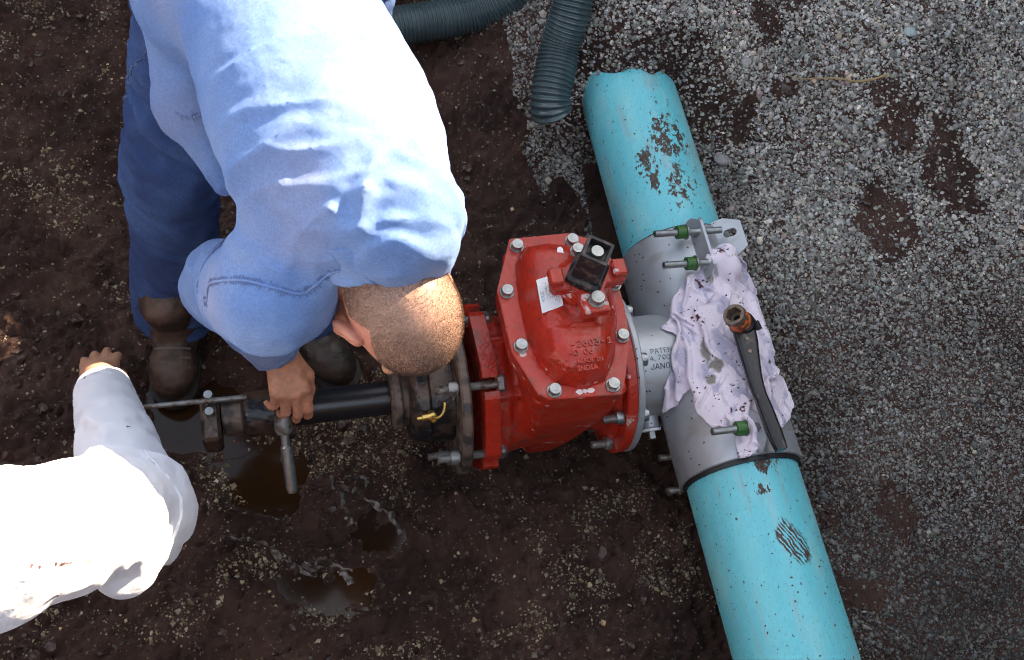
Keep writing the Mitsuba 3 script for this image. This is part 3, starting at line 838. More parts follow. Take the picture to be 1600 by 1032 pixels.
# a hollow between label side and pad, and the raised pad with the cast lettering
PAD = sg.Polygon([(-0.421, 0.507), (-0.317, 0.501), (-0.327, 0.450), (-0.346, 0.430), (-0.359, 0.419), (-0.400, 0.424), (-0.423, 0.450)]).buffer(.004)
dp = shapely.distance(PAD.exterior, ptsd).reshape(DX.shape) * np.where(shapely.contains(PAD, ptsd).reshape(DX.shape), 1, -1)
zz = zz + .0025 * sstep(-.006, .004, dp) * (dd > .012)
q = np.stack([DX, DY], -1) - np.array((-0.379, 0.568))
zz = zz - .016 * np.exp(-(q[..., 0] / .014) ** 2 - (q[..., 1] / .030) ** 2) * (dd > .015)
q = np.stack([DX, DY], -1) - np.array((-0.350, 0.587))
zz = zz + .012 * sstep(.062, .040, np.hypot(q[..., 0] * 1.15, q[..., 1])) * (dd > .004)
okc = dd > -.006
ok = okc[:-1, :-1] & okc[1:, :-1] & okc[1:, 1:] & okc[:-1, 1:]
I = np.arange(DX.size).reshape(DX.shape)
qd = np.stack([I[:-1, :-1], I[1:, :-1], I[1:, 1:], I[:-1, 1:]], -1)[ok]
dm = trimesh.Trimesh(np.stack([DX, DY, zz], -1).reshape(-1, 3), np.vstack([qd[:, [0, 1, 2]], qd[:, [0, 2, 3]]]), process=False)
dm.remove_unreferenced_vertices()
add(V + '__bonnet_dome', dm, 'red_paint', smooth=True)
zpad = ZB + DH + .0025
def flat_text(txt, h, p, key, mkey, depth, bold=True, rot=0):
    m = meshkit.text_mesh(txt, h, depth, bold=bold)
    add(key, put(m, p, (0, 0, 1), (math.cos(rot), math.sin(rot), 0)), mkey, smooth=False)
for txt, h, p in (('-2603-1', .0125, (-0.399, 0.468, 0.574)), ('-O  06', .0105, (-0.406, 0.453, 0.574)), ('MADE IN', .0078, (-0.392, 0.437, 0.574)), ('INDIA', .0088, (-0.395, 0.423, 0.574))):
    flat_text(txt, h, (p[0], p[1], zpad - .0008), V + '__cast_lettering', 'red_paint', .0036)
add(V + '__cast_bar', put(cbox(.044, .010, .007, .002), (-0.365, 0.511, 0.574), (0, 0, 1), (1, .02, 0)), 'red_paint')
# hex bolts of the bonnet
def hexbolt(p, key, r=.0118, h=.011, rot=0., m='bolt_zinc'):
    add(key, cat_(put(disc(r * 1.12, .002, .0005, 28), p), put(hexhead(r, h), (p[0], p[1], p[2] + .002), (0, 0, 1), (math.cos(rot), math.sin(rot), 0)),
                  put(disc(r * .45, .0006, .0002, 16), (p[0], p[1], p[2] + .002 + h))), m)
for i, p in enumerate(((-0.437, 0.711, 0.530), (-0.474, 0.618, 0.530), (-0.470, 0.507, 0.530), (-0.428, 0.415, 0.530), (-0.321, 0.412, 0.530), (-0.281, 0.504, 0.530), (-0.330, 0.712, 0.530), (-0.270, 0.611, 0.530))):
    hexbolt((p[0], p[1], ZB), V + '__bonnet_bolt', rot=i * .7)
# packing gland: a bar with two lugs, a front lobe with its bolt
g0 = (-0.350, 0.587, 0.600)
add(V + '__gland_boss', put(lathe([(.046, 0), (.046, .012), (.040, .022), (.030, .026), (0, .026)], 48), (g0[0], g0[1], ZB + DH + .002)), 'red_paint')
gl = sg.Polygon([(-.066, -.012), (-.062, -.020), (-.030, -.020), (-.022, -.030), (-.022, -.072), (.022, -.072), (.022, -.030), (.030, -.020), (.066, -.018), (.066, .014), (.030, .020), (-.030, .020), (-.062, .016)]).buffer(.002)
glm = put(extrude(gl, .020, .003), (g0[0], g0[1], ZB + DH + .022), (0, 0, 1), (1, .05, 0))
add(V + '__gland', glm, 'red_paint')
for sx in (-.058, .058):
    add(V + '__gland__lug', put(cbox(.026, .032, .018, .003), (g0[0] + sx, g0[1] + sx * .05, ZB + DH + .048)), 'red_paint')
hexbolt((g0[0] + .006, g0[1] - .052, ZB + DH + .042), V + '__gland__bolt', .0135, .012, .4)
b2 = (-0.347, 0.652, 0.600)
hexbolt((b2[0], b2[1], ZB + DH + .012), V + '__gland_bolt', .0115, .012, .9)
add(V + '__grease_screw', put(lathe([(0, 0), (.006, 0), (.006, .004), (.003, .006), (0, .006)], 20), (-0.348, 0.536, 0.575)), 'bolt_zinc')
# operating nut: square taper on a round skirt, hollow top with a bolt
sk = np.array([g0[0], g0[1], ZB + DH + .042])
NUT = V + '__operating_nut'
ax = nrm([.04, .02, 1])
def sqring(s, z, r):
    p = sg.box(-s, -s, s, s).buffer(-r).buffer(r, 6)
    c = np.asarray(p.exterior.coords)[:-1]
    return np.column_stack([c, np.full(len(c), z)])
body = trimesh.convex.convex_hull(np.vstack([sqring(.0255, .012, .004), sqring(.0235, .080, .003)]))
nutm = man(body) - man(trimesh.convex.convex_hull(np.vstack([sqring(.0178, .064, .003), sqring(.0188, .10, .003)])))
nutm = nutm + man(trimesh.creation.cylinder(.014, .02, sections=24).apply_translation([0, 0, .056]))
xr = (math.cos(math.radians(-32)), math.sin(math.radians(-32)), 0)
add(NUT, put(unman(nutm), sk, ax, xr), 'nut_black', 'black square operating nut', smooth=30)
add(NUT + '__skirt', put(trimesh.convex.convex_hull(np.vstack([sqring(.028, -.014, .008), sqring(.032, -.008, .008), sqring(.032, .010, .008), sqring(.027, .016, .006)])), sk, ax, xr), 'nut_black')
fz = frame(ax, xr)
add(NUT + '__lettering', put(meshkit.text_mesh('OPEN', .0125, .0018, bold=True).apply_translation([-.0205, -.006, 0]), sk + fz @ np.array([0, -.0322, 0]), -fz[:, 1], fz[:, 0]), 'nut_black', smooth=False)
add(NUT + '__bolt', cat_(put(hexhead(.0125, .012), sk + ax * .066, ax, (.9, .4, 0))), 'bolt_zinc')
# label
lab = sg.Polygon([(-0.430, 0.608), (-0.401, 0.615), (-0.398, 0.599), (-0.390, 0.600), (-0.392, 0.552), (-0.433, 0.541)])
add(V + '__label', extrude(lab, .0006, 0, ZB + DH + .0004), 'paper', 'white paper label with small grey print', smooth=False)
c0 = np.array((-0.427, 0.559, 0.572)); c1 = np.array((-0.425, 0.605, 0.572)); dl = nrm((c0 - c1)[:2].tolist() + [0])
def lab_text(t, h, p):
    add(V + '__label__print', put(meshkit.text_mesh(t, h, .0003), (p[0], p[1], ZB + DH + .001), (0, 0, 1), dl), 'grey_ink', smooth=False)
lab_text('2006', .0062, (-0.428, 0.584, 0.572))
lab_text('7-AM', .0045, (-0.418, 0.602, 0.572))
rl = np.random.default_rng(5)
ln = []
for i, (px, py) in enumerate(((-0.416, 0.590, 0.572)[:2], (-0.411, 0.596, 0.572)[:2], (-0.407, 0.595, 0.572)[:2], (-0.403, 0.592, 0.572)[:2], (-0.400, 0.590, 0.572)[:2], (-0.396, 0.587, 0.572)[:2])):
    at = 0.0
    while at < .026:
        w = rl.uniform(.0015, .005)
        ln.append(put(cbox(w, .0009, .0003, .0001), (px + dl[0] * (at + w / 2), py + dl[1] * (at + w / 2), ZB + DH + .0011), (0, 0, 1), dl))
        at += w + .0012
add(V + '__label__small_print', cat_(*ln), 'grey_ink', kind='stuff', smooth=False)
# chalk marks on the rim and a paint dab on the dome
def dab(p, rx, ry, seed, z):
    a = np.arange(28) * 2 * PI / 28
    r = 1 + .7 * (meshkit.noise(np.column_stack([np.cos(a), np.sin(a), a * 0 + seed]) * 1.7) - .5)
    return extrude(sg.Polygon(np.column_stack([p[0] + rx * r * np.cos(a), p[1] + ry * r * np.sin(a)])), .0005, 0, z)
add(V + '__chalk_mark', cat_(dab((-0.384, 0.408, 0.522), .006, .005, 1, ZB + .0001), dab((-0.374, 0.408, 0.522), .0045, .004, 2, ZB + .0001), dab((-0.363, 0.408, 0.522), .007, .004, 3, ZB + .0001)), 'chalk_white')
add(V + '__paint_dab', cat_(dab((-0.373, 0.662, 0.572), .006, .010, 5, ZB + DH - .0012)), 'white_plastic')

# ------------------------------------------------------------------ tapping machine
K = 'tapping_machine'
tag(K, 'black and rusty tapping machine bolted to the left end of the red valve', 'tapping machine')
add(K + '__flange', put(disc(.1725, .020, .004, 96, .07), (-.566, YB, ZP), **FX), 'rusty_iron', 'worn brown steel flange')
for k in range(6):
    phi = 52 + 60 * k
    add(K + '__tee_bolt', cat_(put(stud(.0085, .122), ringp(phi, .153, -.612), **FX), put(hexnut(.0155, .018), ringp(phi, .153, -.5865), **FX)), 'bolt_dull')
    add(K + '__tee_bolt_head', put(cbox(.034, .020, .016, .005), ringp(phi, .153, -.483), (1, 0, 0), (0, -math.sin(math.radians(phi)), math.cos(math.radians(phi)))), 'bolt_zinc')
add(K + '__bell', put(lathe([(0, 0), (.086, 0), (.098, .008), (.104, .020), (.106, .034), (.100, .040), (.101, .085), (.07, .087), (0, .087)], 72), (-.652, YB, ZP), **FX), 'black_iron')
add(K + '__collar', put(lathe([(0, 0), (.060, 0), (.066, .006), (.066, .018), (.058, .024), (.058, .034), (0, .034)], 64), (-.685, YB, ZP), **FX), 'rusty_iron')
add(K + '__barrel', put(lathe([(0, 0), (.034, 0), (.034, .21), (0, .21)], 48), (-.892, YB, ZP), **FX), 'black_paint')
add(K + '__feed_yoke', put(lathe([(0, 0), (.040, 0), (.045, .005), (.045, .058), (.038, .064), (0, .064)], 48), (-.968, YB, ZP), **FX), 'black_iron')
add(K + '__yoke_block', put(cbox(.040, .078, .060, .006), (-.893, YB - .012, ZP - .006)), 'black_iron')
add(K + '__rear_cap', put(lathe([(0, 0), (.034, 0), (.038, .004), (.038, .036), (.034, .040), (0, .040)], 48), (-1.009, YB, ZP), **FX), 'rusty_iron')
add(K + '__ratchet_block', put(cbox(.036, .092, .070, .006), (-1.030, YB - .012, ZP)), 'black_iron')
for yy, zz_ in ((YB + .032, ZP + .052), (YB - .002, ZP + .050)):
    add(K + '__clamp_bolt', put(hexhead(.0095, .012), (-1.030, yy, zz_ - .016), (0, 0, 1)), 'bolt_zinc')
p0, p1 = np.array([-1.018, YB + .018, ZP + .048]), np.array([-1.21, YB + .014, ZP + .066])
add(K + '__feed_rod', put(disc(.0052, float(np.linalg.norm(p1 - p0)) + .06, .001, 20), p0 + nrm(p0 - p1) * .06, p1 - p0), 'bolt_dull')
h0, h1 = np.array((-0.896, 0.509, 0.250)), np.array((-0.893, 0.410, 0.170))
hd = nrm(h1 - h0); hl = np.linalg.norm(h1 - h0)
add(K + '__handle_socket', put(lathe([(0, -.03), (.016, -.03), (.017, -.004), (.014, .004), (0, .004)], 24), h0, hd), 'bolt_dull')
add(K + '__handle', put(lathe([(0, 0), (.0085, 0), (.0085, hl * .22), (.0115, hl * .25), (.0115, hl - .010), (.009, hl - .002), (0, hl)], 24), h0, hd), 'bolt_zinc', 'polished steel ratchet handle')
B = K + '__bleed_cock'
b0 = np.array((-0.617, 0.471, 0.300)); bo = nrm([0, -.70, .71])
bbase = np.array([b0[0], YB, ZP]) + bo * .100
add(B, cat_(put(lathe([(0, 0), (.006, 0), (.006, .012), (.009, .013), (.009, .026), (.006, .028), (0, .028)], 20), bbase, bo),
            put(lathe([(0, 0), (.005, 0), (.007, .004), (.007, .020), (.0045, .021), (.0045, .030), (0, .030)], 20), bbase + bo * .020, nrm([-1, -.1, .05])),
            put(lathe([(0, 0), (.006, 0), (.006, .012), (.004, .012), (.004, .004), (0, .004)], 20), bbase + bo * .022, nrm([.1, -.8, .3]))), 'brass', 'small brass bleed cock')
lv = [bbase + bo * .028, bbase + bo * .032 + np.array([.014, .002, 0]), bbase + bo * .034 + np.array([.022, .012, 0]), bbase + bo * .036 + np.array([.026, .030, .004])]
add(B + '__lever', tube(smooth_path(lv, 14), .0034, 10), 'brass')

# ------------------------------------------------------------------ hoses
def hose(key, pts, R, label, n=560, amp=.0028):
    p = smooth_path(pts, n)
    s = np.r_[0, np.cumsum(np.linalg.norm(np.diff(p, axis=0), axis=1))]
    r = R + amp * np.sin(s * 2 * PI / .0105)
    add(key, tube(p, r, 40), 'hose_plastic', label, 'hose', 'ribbed suction hoses', smooth=True)
hose('suction_hose', [(-0.206, 1.232, 0.235), (-0.210, 1.241, 0.250), (-0.197, 1.293, 0.290), (-0.176, 1.353, 0.330), (-0.159, 1.384, 0.380), (-0.134, 1.451, 0.450), (-0.072, 1.555, 0.520), (0.012, 1.665, 0.600)], .047, 'dark grey-green ribbed hose standing in the gravel left of the pipe end')
hose('suction_hose', [(-0.839, 1.507, 0.200), (-0.687, 1.517, 0.200), (-0.559, 1.544, 0.200), (-0.429, 1.563, 0.200), (-0.299, 1.575, 0.220), (-0.197, 1.574, 0.300), (-0.088, 1.624, 0.380), (0.031, 1.700, 0.500)], .047, 'dark teal ribbed hose lying on the soil beside the bent-over man in blue')

# ------------------------------------------------------------------ rag on the sleeve
RAG = sg.Polygon([(0.104, 0.803), (0.146, 0.813), (0.146, 0.790), (0.146, 0.763), (0.146, 0.745), (0.147, 0.738), (0.147, 0.690), (0.147, 0.642), (0.147, 0.580), (0.147, 0.542), (0.098, 0.490), (0.147, 0.473), (0.147, 0.421), (0.105, 0.373), (0.059, 0.350), (0.019, 0.321), (-0.026, 0.300), (-0.047, 0.295), (-0.056, 0.306), (-0.044, 0.319), (-0.039, 0.355), (-0.076, 0.371), (-0.084, 0.398), (-0.091, 0.435), (-0.104, 0.465), (-0.132, 0.451), (-0.188, 0.438), (-0.196, 0.451), (-0.172, 0.491), (-0.148, 0.523), (-0.121, 0.562), (-0.118, 0.582), (-0.134, 0.605), (-0.108, 0.630), (-0.092, 0.661), (-0.067, 0.689), (-0.032, 0.702), (-0.012, 0.713), (0.033, 0.750)]).buffer(0)
FOLDS = [([(-0.013, 0.706), (-0.060, 0.649), (-0.092, 0.586), (-0.115, 0.537), (-0.145, 0.479), (-0.186, 0.447)], .012), ([(-0.047, 0.645), (-0.072, 0.578), (-0.084, 0.510), (-0.080, 0.452), (-0.080, 0.404)], .012),
         ([(-0.032, 0.626), (-0.037, 0.568), (-0.035, 0.509)], .008), ([(0.147, 0.806), (0.021, 0.702), (-0.030, 0.652)], .009), ([(0.147, 0.748), (0.025, 0.667), (-0.023, 0.636)], .009),
         ([(-0.047, 0.431), (-0.055, 0.447), (-0.086, 0.392)], .009), ([(-0.032, 0.445), (-0.030, 0.396), (-0.043, 0.325)], .010), ([(0.078, 0.646), (0.083, 0.564), (0.074, 0.496)], .010),
         ([(-0.033, 0.530), (-0.008, 0.475), (-0.002, 0.419), (-0.011, 0.339)], .012), ([(0.041, 0.444), (0.097, 0.452), (0.122, 0.409)], .012), ([(-0.012, 0.562), (0.007, 0.524), (0.008, 0.459)], .008),
         ([(-0.087, 0.614), (-0.035, 0.664), (-0.007, 0.666)], .007), ([(-0.054, 0.475), (-0.032, 0.472), (-0.027, 0.447)], .010), ([(0.099, 0.501), (0.049, 0.465), (0.036, 0.388), (0.048, 0.354)], .010), ([(0.147, 0.683), (0.102, 0.691), (0.012, 0.634)], .008)]
x0, y0, x1, y1 = RAG.bounds
hs = .0034
us, vs = np.arange(x0 - .004, x1 + .004, hs), np.arange(y0 - .004, y1 + .004, hs)
RU, RV = np.meshgrid(us, vs, indexing='ij')
q3 = np.stack([RU, RV, RU * 0], -1)
rin = shapely.contains_xy(RAG, RU + nz(q3, 60, 1, 2) * .006, RV + nz(q3, 60, 2, 2) * .006)
wp = shapely.points(np.stack([RU + nz(q3, 30, 5, 2) * .012, RV + nz(q3, 30, 6, 2) * .012], -1).reshape(-1, 2))
off = .003 + .010 * np.abs(nz(q3, 30, 7, 2))
for path, hgt in FOLDS:
    off = off + 1.7 * hgt * np.exp(-(shapely.distance(sg.LineString(path), wp).reshape(RU.shape) / .0065) ** 2)
TH = RU / .136
Rr = RS + .001 + off
cp = np.stack([Rr * np.sin(TH), RV, ZP + Rr * np.cos(TH)], -1)
hit = (np.abs(RV - YB) < RN + .003) & (TH < -.3)
cp[..., 2] = np.where(hit, np.maximum(cp[..., 2], ZP + np.sqrt(np.clip((RN + .004) ** 2 - (RV - YB) ** 2, 0, None)) + off), cp[..., 2])
BALLS = [(np.array([-.035, yb, .372]), .026) for yb in SBOLTS[1:]] + [(np.array([.045, yb, .352]), .030) for yb in (.71, .74, .77, .79)] + [(np.array([.02, .725, .362]), .026)]
def collide(p):
    """pushes cloth out of sleeve, neck and lugs; tells what touches"""
    touch = np.zeros(p.shape[:2], bool)
    d = np.hypot(p[..., 0], p[..., 2] - ZP); m = d < RS + .0035
    k = np.where(m, (RS + .0035) / np.maximum(d, 1e-6), 1)
    p[..., 0] *= k; p[..., 2] = ZP + (p[..., 2] - ZP) * k; touch |= m
    d = np.hypot(p[..., 1] - YB, p[..., 2] - ZP); m = (d < RN + .0035) & (p[..., 0] < -.03)
    k = np.where(m, (RN + .0035) / np.maximum(d, 1e-6), 1)
    p[..., 1] = YB + (p[..., 1] - YB) * k; p[..., 2] = ZP + (p[..., 2] - ZP) * k; touch |= m
    for c, r in BALLS:
        v = p - c; d = np.linalg.norm(v, axis=-1); m = d < r
        p += np.where(m, (r / np.maximum(d, 1e-6) - 1), 0)[..., None] * v; touch |= m
    return touch
SLACK = 1.0 + .16 * nz(q3, 14, 77, 2)
links = []
for du, dv, st in ((1, 0, 1.), (0, 1, 1.), (1, 1, .7), (1, -1, .7), (2, 0, .36), (0, 2, .36), (3, 0, .16), (0, 3, .16)):
    A = (slice(0, rin.shape[0] - du), slice(max(0, -dv), rin.shape[1] - max(dv, 0)))
    B = (slice(du, rin.shape[0]), slice(max(0, dv), rin.shape[1] + min(dv, 0)))
    m = rin[A] & rin[B]
    links.append((A, B, m, st, hs * math.hypot(du * 1.33, dv * 1.11) * SLACK[A] * (1.0 if du + abs(dv) < 3 else .985)))
edge_ = np.zeros_like(rin)
edge_[1:-1, 1:-1] = rin[1:-1, 1:-1] & ~(rin[:-2, 1:-1] & rin[2:, 1:-1] & rin[1:-1, :-2] & rin[1:-1, 2:])
pin = edge_ & (nz(q3, 25, 81, 2) > -.09)
home = cp.copy()
vel = np.zeros_like(cp)
for it in range(200):
    old = cp.copy()
    cp = cp + vel * .90 + np.array([0, 0, -.000035])
    for _ in range(3):
        acc, cnt_ = np.zeros_like(cp), np.full(rin.shape, 1e-9)
        for A, B, m, st, rest in links:
            d = cp[B] - cp[A]; L = np.linalg.norm(d, axis=-1) + 1e-9
            c = np.where(m, st * .5 * (L - rest) / L, 0)[..., None] * d
            acc[A] += c; acc[B] -= c
            w_ = np.where(m, st, 0); cnt_[A] += w_; cnt_[B] += w_
        cp = cp + acc / np.maximum(cnt_, 1.)[..., None] * 1.4
        touch = collide(cp)
    step = cp - old
    step[touch] *= .35
    np.clip(step, -.002, .002, out=step)
    cp = old + step
    cp[pin] = home[pin]
    vel = step
I = np.arange(rin.size).reshape(rin.shape)
ok = rin[:-1, :-1] & rin[1:, :-1] & rin[1:, 1:] & rin[:-1, 1:]
qt = np.stack([I[:-1, :-1], I[1:, :-1], I[1:, 1:], I[:-1, 1:]], -1)[ok]
ft = np.vstack([qt[:, [0, 1, 2]], qt[:, [0, 2, 3]]])
cv, cuv = cp.reshape(-1, 3), q3[..., :2].reshape(-1, 2)
used = np.unique(ft); remap = np.full(len(cv), -1); remap[used] = np.arange(len(used))
cv, cuv, ft = cv[used], cuv[used], remap[ft]
sv, sf_, at_ = trimesh.remesh.subdivide(cv, ft, vertex_attributes={'uv': cuv})
suv = at_['uv']
cm = trimesh.Trimesh(sv, sf_, process=False)
import scipy.sparse as sps
ed = np.vstack([sf_[:, [0, 1]], sf_[:, [1, 2]], sf_[:, [2, 0]]])
_, inv, cnt = np.unique(np.sort(ed, 1), axis=0, return_inverse=True, return_counts=True)
bd = ed[cnt[inv.ravel()] == 1]
Ab = sps.coo_matrix((np.ones(len(bd) * 2), (np.r_[bd[:, 0], bd[:, 1]], np.r_[bd[:, 1], bd[:, 0]])), (len(sv), len(sv))).tocsr()
db_ = np.asarray(Ab.sum(1)).ravel(); onb = db_ > 0
vv = np.array(cm.vertices)
for _ in range(14):       # even out the staircase along the cut edge
    avg = Ab @ vv
    vv[onb] += .5 * (avg[onb] / db_[onb, None] - vv[onb])
cm.vertices = vv
relax(cm, 2)
top = np.array(cm.vertices)
n_ = np.array(trimesh.Trimesh(top, sf_, process=False).vertex_normals)
if n_[:, 2].mean() < 0:
    sf_ = sf_[:, ::-1]; n_ = -n_; bd = bd[:, ::-1]
bot = top - n_ * .0013
k = len(top)
side = np.vstack([np.column_stack([bd[:, 1], bd[:, 0], bd[:, 0] + k]), np.column_stack([bd[:, 1], bd[:, 0] + k, bd[:, 1] + k])])
add('rag', (np.vstack([top, bot]), np.vstack([sf_, sf_[:, ::-1] + k, side])), 'rag_cloth', 'crumpled pale lavender rag with grease stains draped over the steel sleeve', 'rag', smooth=True, uv=np.vstack([suv, suv]))

# ------------------------------------------------------------------ ratchet wrench on the rag
W = 'ratchet_wrench'
tag(W, 'dark steel ratchet wrench with an orange socket lying on the rag', 'wrench')
ZW = .392
w0, w1, w2, w3 = np.array((0.017, 0.558, 0.395)), np.array((0.009, 0.456, 0.393)), np.array((0.009, 0.402, 0.391)), np.array((0.020, 0.292, 0.385))
def bar(path, widths, th, c=.003):
    p = smooth_path(path, 40)
    t = np.gradient(p, axis=0); t /= np.linalg.norm(t, axis=1, keepdims=True)
    w = np.interp(np.linspace(0, 1, 40), np.linspace(0, 1, len(widths)), widths) / 2
    upv = np.array([-.12, 0, 1.0])
    s = np.cross(t, upv); s /= np.linalg.norm(s, axis=1, keepdims=True)
    u = np.cross(s, t)
    h = th / 2
    ring = []
    for k in range(16):
        a = (k + .5) * 2 * PI / 16
        ca, sa = math.cos(a), math.sin(a)
        ring.append((np.sign(ca) * abs(ca) ** .45, np.sign(sa) * abs(sa) ** .45))
    V_ = np.stack([p + s * (w * a)[:, None] + u * h * b for a, b in ring], 1)
    n = len(p); k = 16
    I = np.arange(n * k).reshape(n, k); J = np.roll(I, -1, 1)
    f = np.vstack([np.stack([I[:-1], J[:-1], J[1:]], -1).reshape(-1, 3), np.stack([I[:-1], J[1:], I[1:]], -1).reshape(-1, 3)])
    V_ = np.vstack([V_.reshape(-1, 3), p[0], p[-1]])
    cap = [[n * k, (j + 1) % k, j] for j in range(k)] + [[n * k + 1, (n - 1) * k + j, (n - 1) * k + (j + 1) % k] for j in range(k)]
    m = trimesh.Trimesh(V_, np.vstack([f, cap]), process=False)
    if m.volume < 0:
        m.invert()
    return m
add(W + '__shank', bar([w0, (w0 + w1) / 2 + [.001, 0, 0], w1, w2], [.046, .044, .036, .030, .026], .017), 'tool_steel', smooth=50)
add(W + '__grip', bar([w2 - (w3 - w2) * .03, (w2 + w3) / 2, w3], [.024, .027, .0275, .0275, .0275, .0265, .022], .022), 'tool_steel', smooth=50)
hax = nrm([-.62, .12, .78])
hc = w0 + hax * -.004
add(W + '__ratchet_head', put(lathe([(0, -.014), (.021, -.014), (.026, -.009), (.026, .009), (.022, .014), (0, .014)], 40), hc, hax), 'tool_steel')
add(W + '__pawl_lever', put(cbox(.012, .020, .008, .002), hc + np.array([.024, -.010, .012]), hax), 'tool_steel')
sock = man(lathe([(0, .012), (.021, .012), (.0225, .015), (.0225, .052), (.0215, .054), (0, .054)], 48))
a6 = np.arange(6) * PI / 3
sock = sock - man(trimesh.convex.convex_hull(np.vstack([np.column_stack([.0165 * np.cos(a6), .0165 * np.sin(a6), a6 * 0 + z]) for z in (.030, .06)])))
sock = sock - man(trimesh.creation.cylinder(.0085, .06, sections=20).apply_translation([0, 0, .04]))
add(W + '__socket', put(unman(sock), hc, hax), 'socket_steel', 'hexagonal socket with worn orange paint', smooth=30)
add(W + '__socket__painted_band', put(lathe([(.0222, .016), (.0232, .016), (.0232, .046), (.0222, .047)], 48, closed=True), hc, hax), 'orange_paint')
for t in (.35, .62):
    q = w0 + (w1 - w0) * t
    add(W + '__rivet', put(lathe([(0, 0), (.0045, 0), (.004, .0015), (0, .002)], 16), q + np.array([-.001, 0, .0085]), (-.12, 0, 1)), 'socket_steel')

# ------------------------------------------------------------------ the bent-over man
MAN = 'person'
tag(MAN, 'man in a blue chambray shirt and jeans bending over the black tapping machine', 'person')
HIP, NECK = np.array((-0.860, 1.114, 0.860)), np.array((-0.738, 0.505, 0.905))
SHL, SHR = np.array((-0.884, 0.504, 0.810)), np.array((-0.705, 0.529, 0.925))
ELL_, WRL = np.array((-0.969, 0.689, 0.520)), np.array((-0.887, 0.611, 0.385))
ELR, WRR = np.array([-.671, .607, .63]), np.array([-.654, .590, .45])
HC = np.array((-0.709, 0.459, 0.805))
CR, FA = nrm([.18, -.91, .34]), nrm([.44, -.24, -.86])
FA = nrm(FA - CR * (FA @ CR))
LR = np.cross(CR, FA); LR = LR if LR[0] > 0 else -LR     # towards the man's right
TW = np.array([-.10, -.42, .90]); TW = nrm(np.cross(nrm(TW), LR))               # the head is turned a little, left ear up
def turn(v, ax, deg):
    a = math.radians(deg)
    return v * math.cos(a) + np.cross(ax, v) * math.sin(a) + ax * (ax @ v) * (1 - math.cos(a))
LR, FA, CR = (turn(v, TW, 26) for v in (LR, FA, CR))
HR = np.column_stack([LR, FA, CR])
def hp(a, b, c):
    """head coordinates (right, face, crown) to world"""
    return HC + HR @ np.array([a, b, c])

def torso_fn(P, A, B, grow=0.0, ca=(.155, .145, .150, .158, .150, .10), cb=(.118, .112, .118, .124, .122, .110), roll=(7, 10, 13, 16, 14, 8)):
    ax = B - A; L = np.linalg.norm(ax); s = ax / L
    t = np.clip(((P - A) @ s) / L, -.02, 1.02)
    tk = np.linspace(0, 1, len(ca))
    a, b, ro = np.interp(t, tk, ca) + grow, np.interp(t, tk, cb) + grow, np.radians(np.interp(t, tk, roll))
    r0 = nrm(np.cross(s, [0, 0, 1.0])); d0 = np.cross(r0, s)      # r0 towards the man's right, d0 up
    arch = .025 * np.sin(np.clip(t, 0, 1) * PI)
    q = P - A - (t * L)[..., None] * s - arch[..., None] * d0
    x, y, z = q @ r0, q @ d0, q @ s
    c, n = np.cos(ro), np.sin(ro)
    u, w = c * x + n * y, -n * x + c * y
    k0 = np.sqrt((u / a) ** 2 + (w / b) ** 2 + 1e-12)
    k1 = np.sqrt((u / a ** 2) ** 2 + (w / b ** 2) ** 2 + 1e-12)
    d = k0 * (k0 - 1) / k1
    return np.maximum(np.hypot(np.maximum(d, 0), z) + np.minimum(d, 0), np.abs(z) - .02)

# body: head, neck, core, arms and hands in one surface
bdy = Field((-1.06, .28, .22), (-.52, .80, .99), .0034)
big = ((-1.06, .28, .22), (-.52, .80, .99))
bdy.cone(NECK + (HIP - NECK) * .30, NECK + (HIP - NECK) * .06, .085, .075, .03)
bdy.cone(NECK + (HIP - NECK) * .06, hp(0, -.030, -.055), .066, .058, .03)
bdy.ell(hp(0, -.008, .022), HR, (.0755, .097, .088), .02)                     # cranium
bdy.ell(hp(0, -.030, .000), HR, (.070, .070, .070), .02)                      # occiput
bdy.ell(hp(0, .035, -.045), HR, (.058, .062, .075), .025)                     # face
bdy.cone(hp(-.045, .020, -.070), hp(0, .070, -.105), .022, .020, .02)         # jaw
bdy.cone(hp(.045, .020, -.070), hp(0, .070, -.105), .022, .020, .02)
bdy.cone(hp(0, .088, -.005), hp(0, .112, -.042), .010, .015, .012)            # nose
bdy.cone(hp(-.040, .083, .010), hp(.040, .083, .010), .012, .012, .012)       # brow
for sx in (-1, 1):
    bdy.ell(hp(sx * .031, .098, -.010), HR, (.015, .012, .010), .012, 'cut')  # eye sockets
    bdy.ell(hp(sx * .031, .086, -.010), HR, (.012, .011, .010), .004)
bdy.cone(hp(-.022, .098, -.071), hp(.022, .098, -.071), .006, .006, .008)     # lips
bdy.cone(hp(-.018, .097, -.080), hp(.018, .097, -.080), .006, .006, .008)
for sx in (-1, 1):                                                            # ears
    E = np.column_stack([nrm(HR @ np.array([1, sx * .35, 0])), nrm(HR @ np.array([-sx * .35, 1, .15])), nrm(HR @ np.array([0, -.15, 1]))])
    eo = hp(sx * .083, -.002, -.012)
    bdy.ell(eo, E, (.0105, .0205, .036), .004)
    bdy.ell(eo + HR @ np.array([sx * .010, .004, .004]), E, (.006, .011, .020), .004, 'cut')
    bdy.cone(eo + E @ np.array([sx * .002, .006, -.026]), eo + E @ np.array([0, .004, -.018]), .008, .008, .005)
for a, b, c in ((SHL, ELL_, WRL), (SHR, ELR, WRR)):
    bdy.cone(NECK + (HIP - NECK) * .10, a, .07, .052, .02)
    bdy.cone(a, b, .050, .042, .02)
    bdy.cone(b, c, .043, .030, .02)

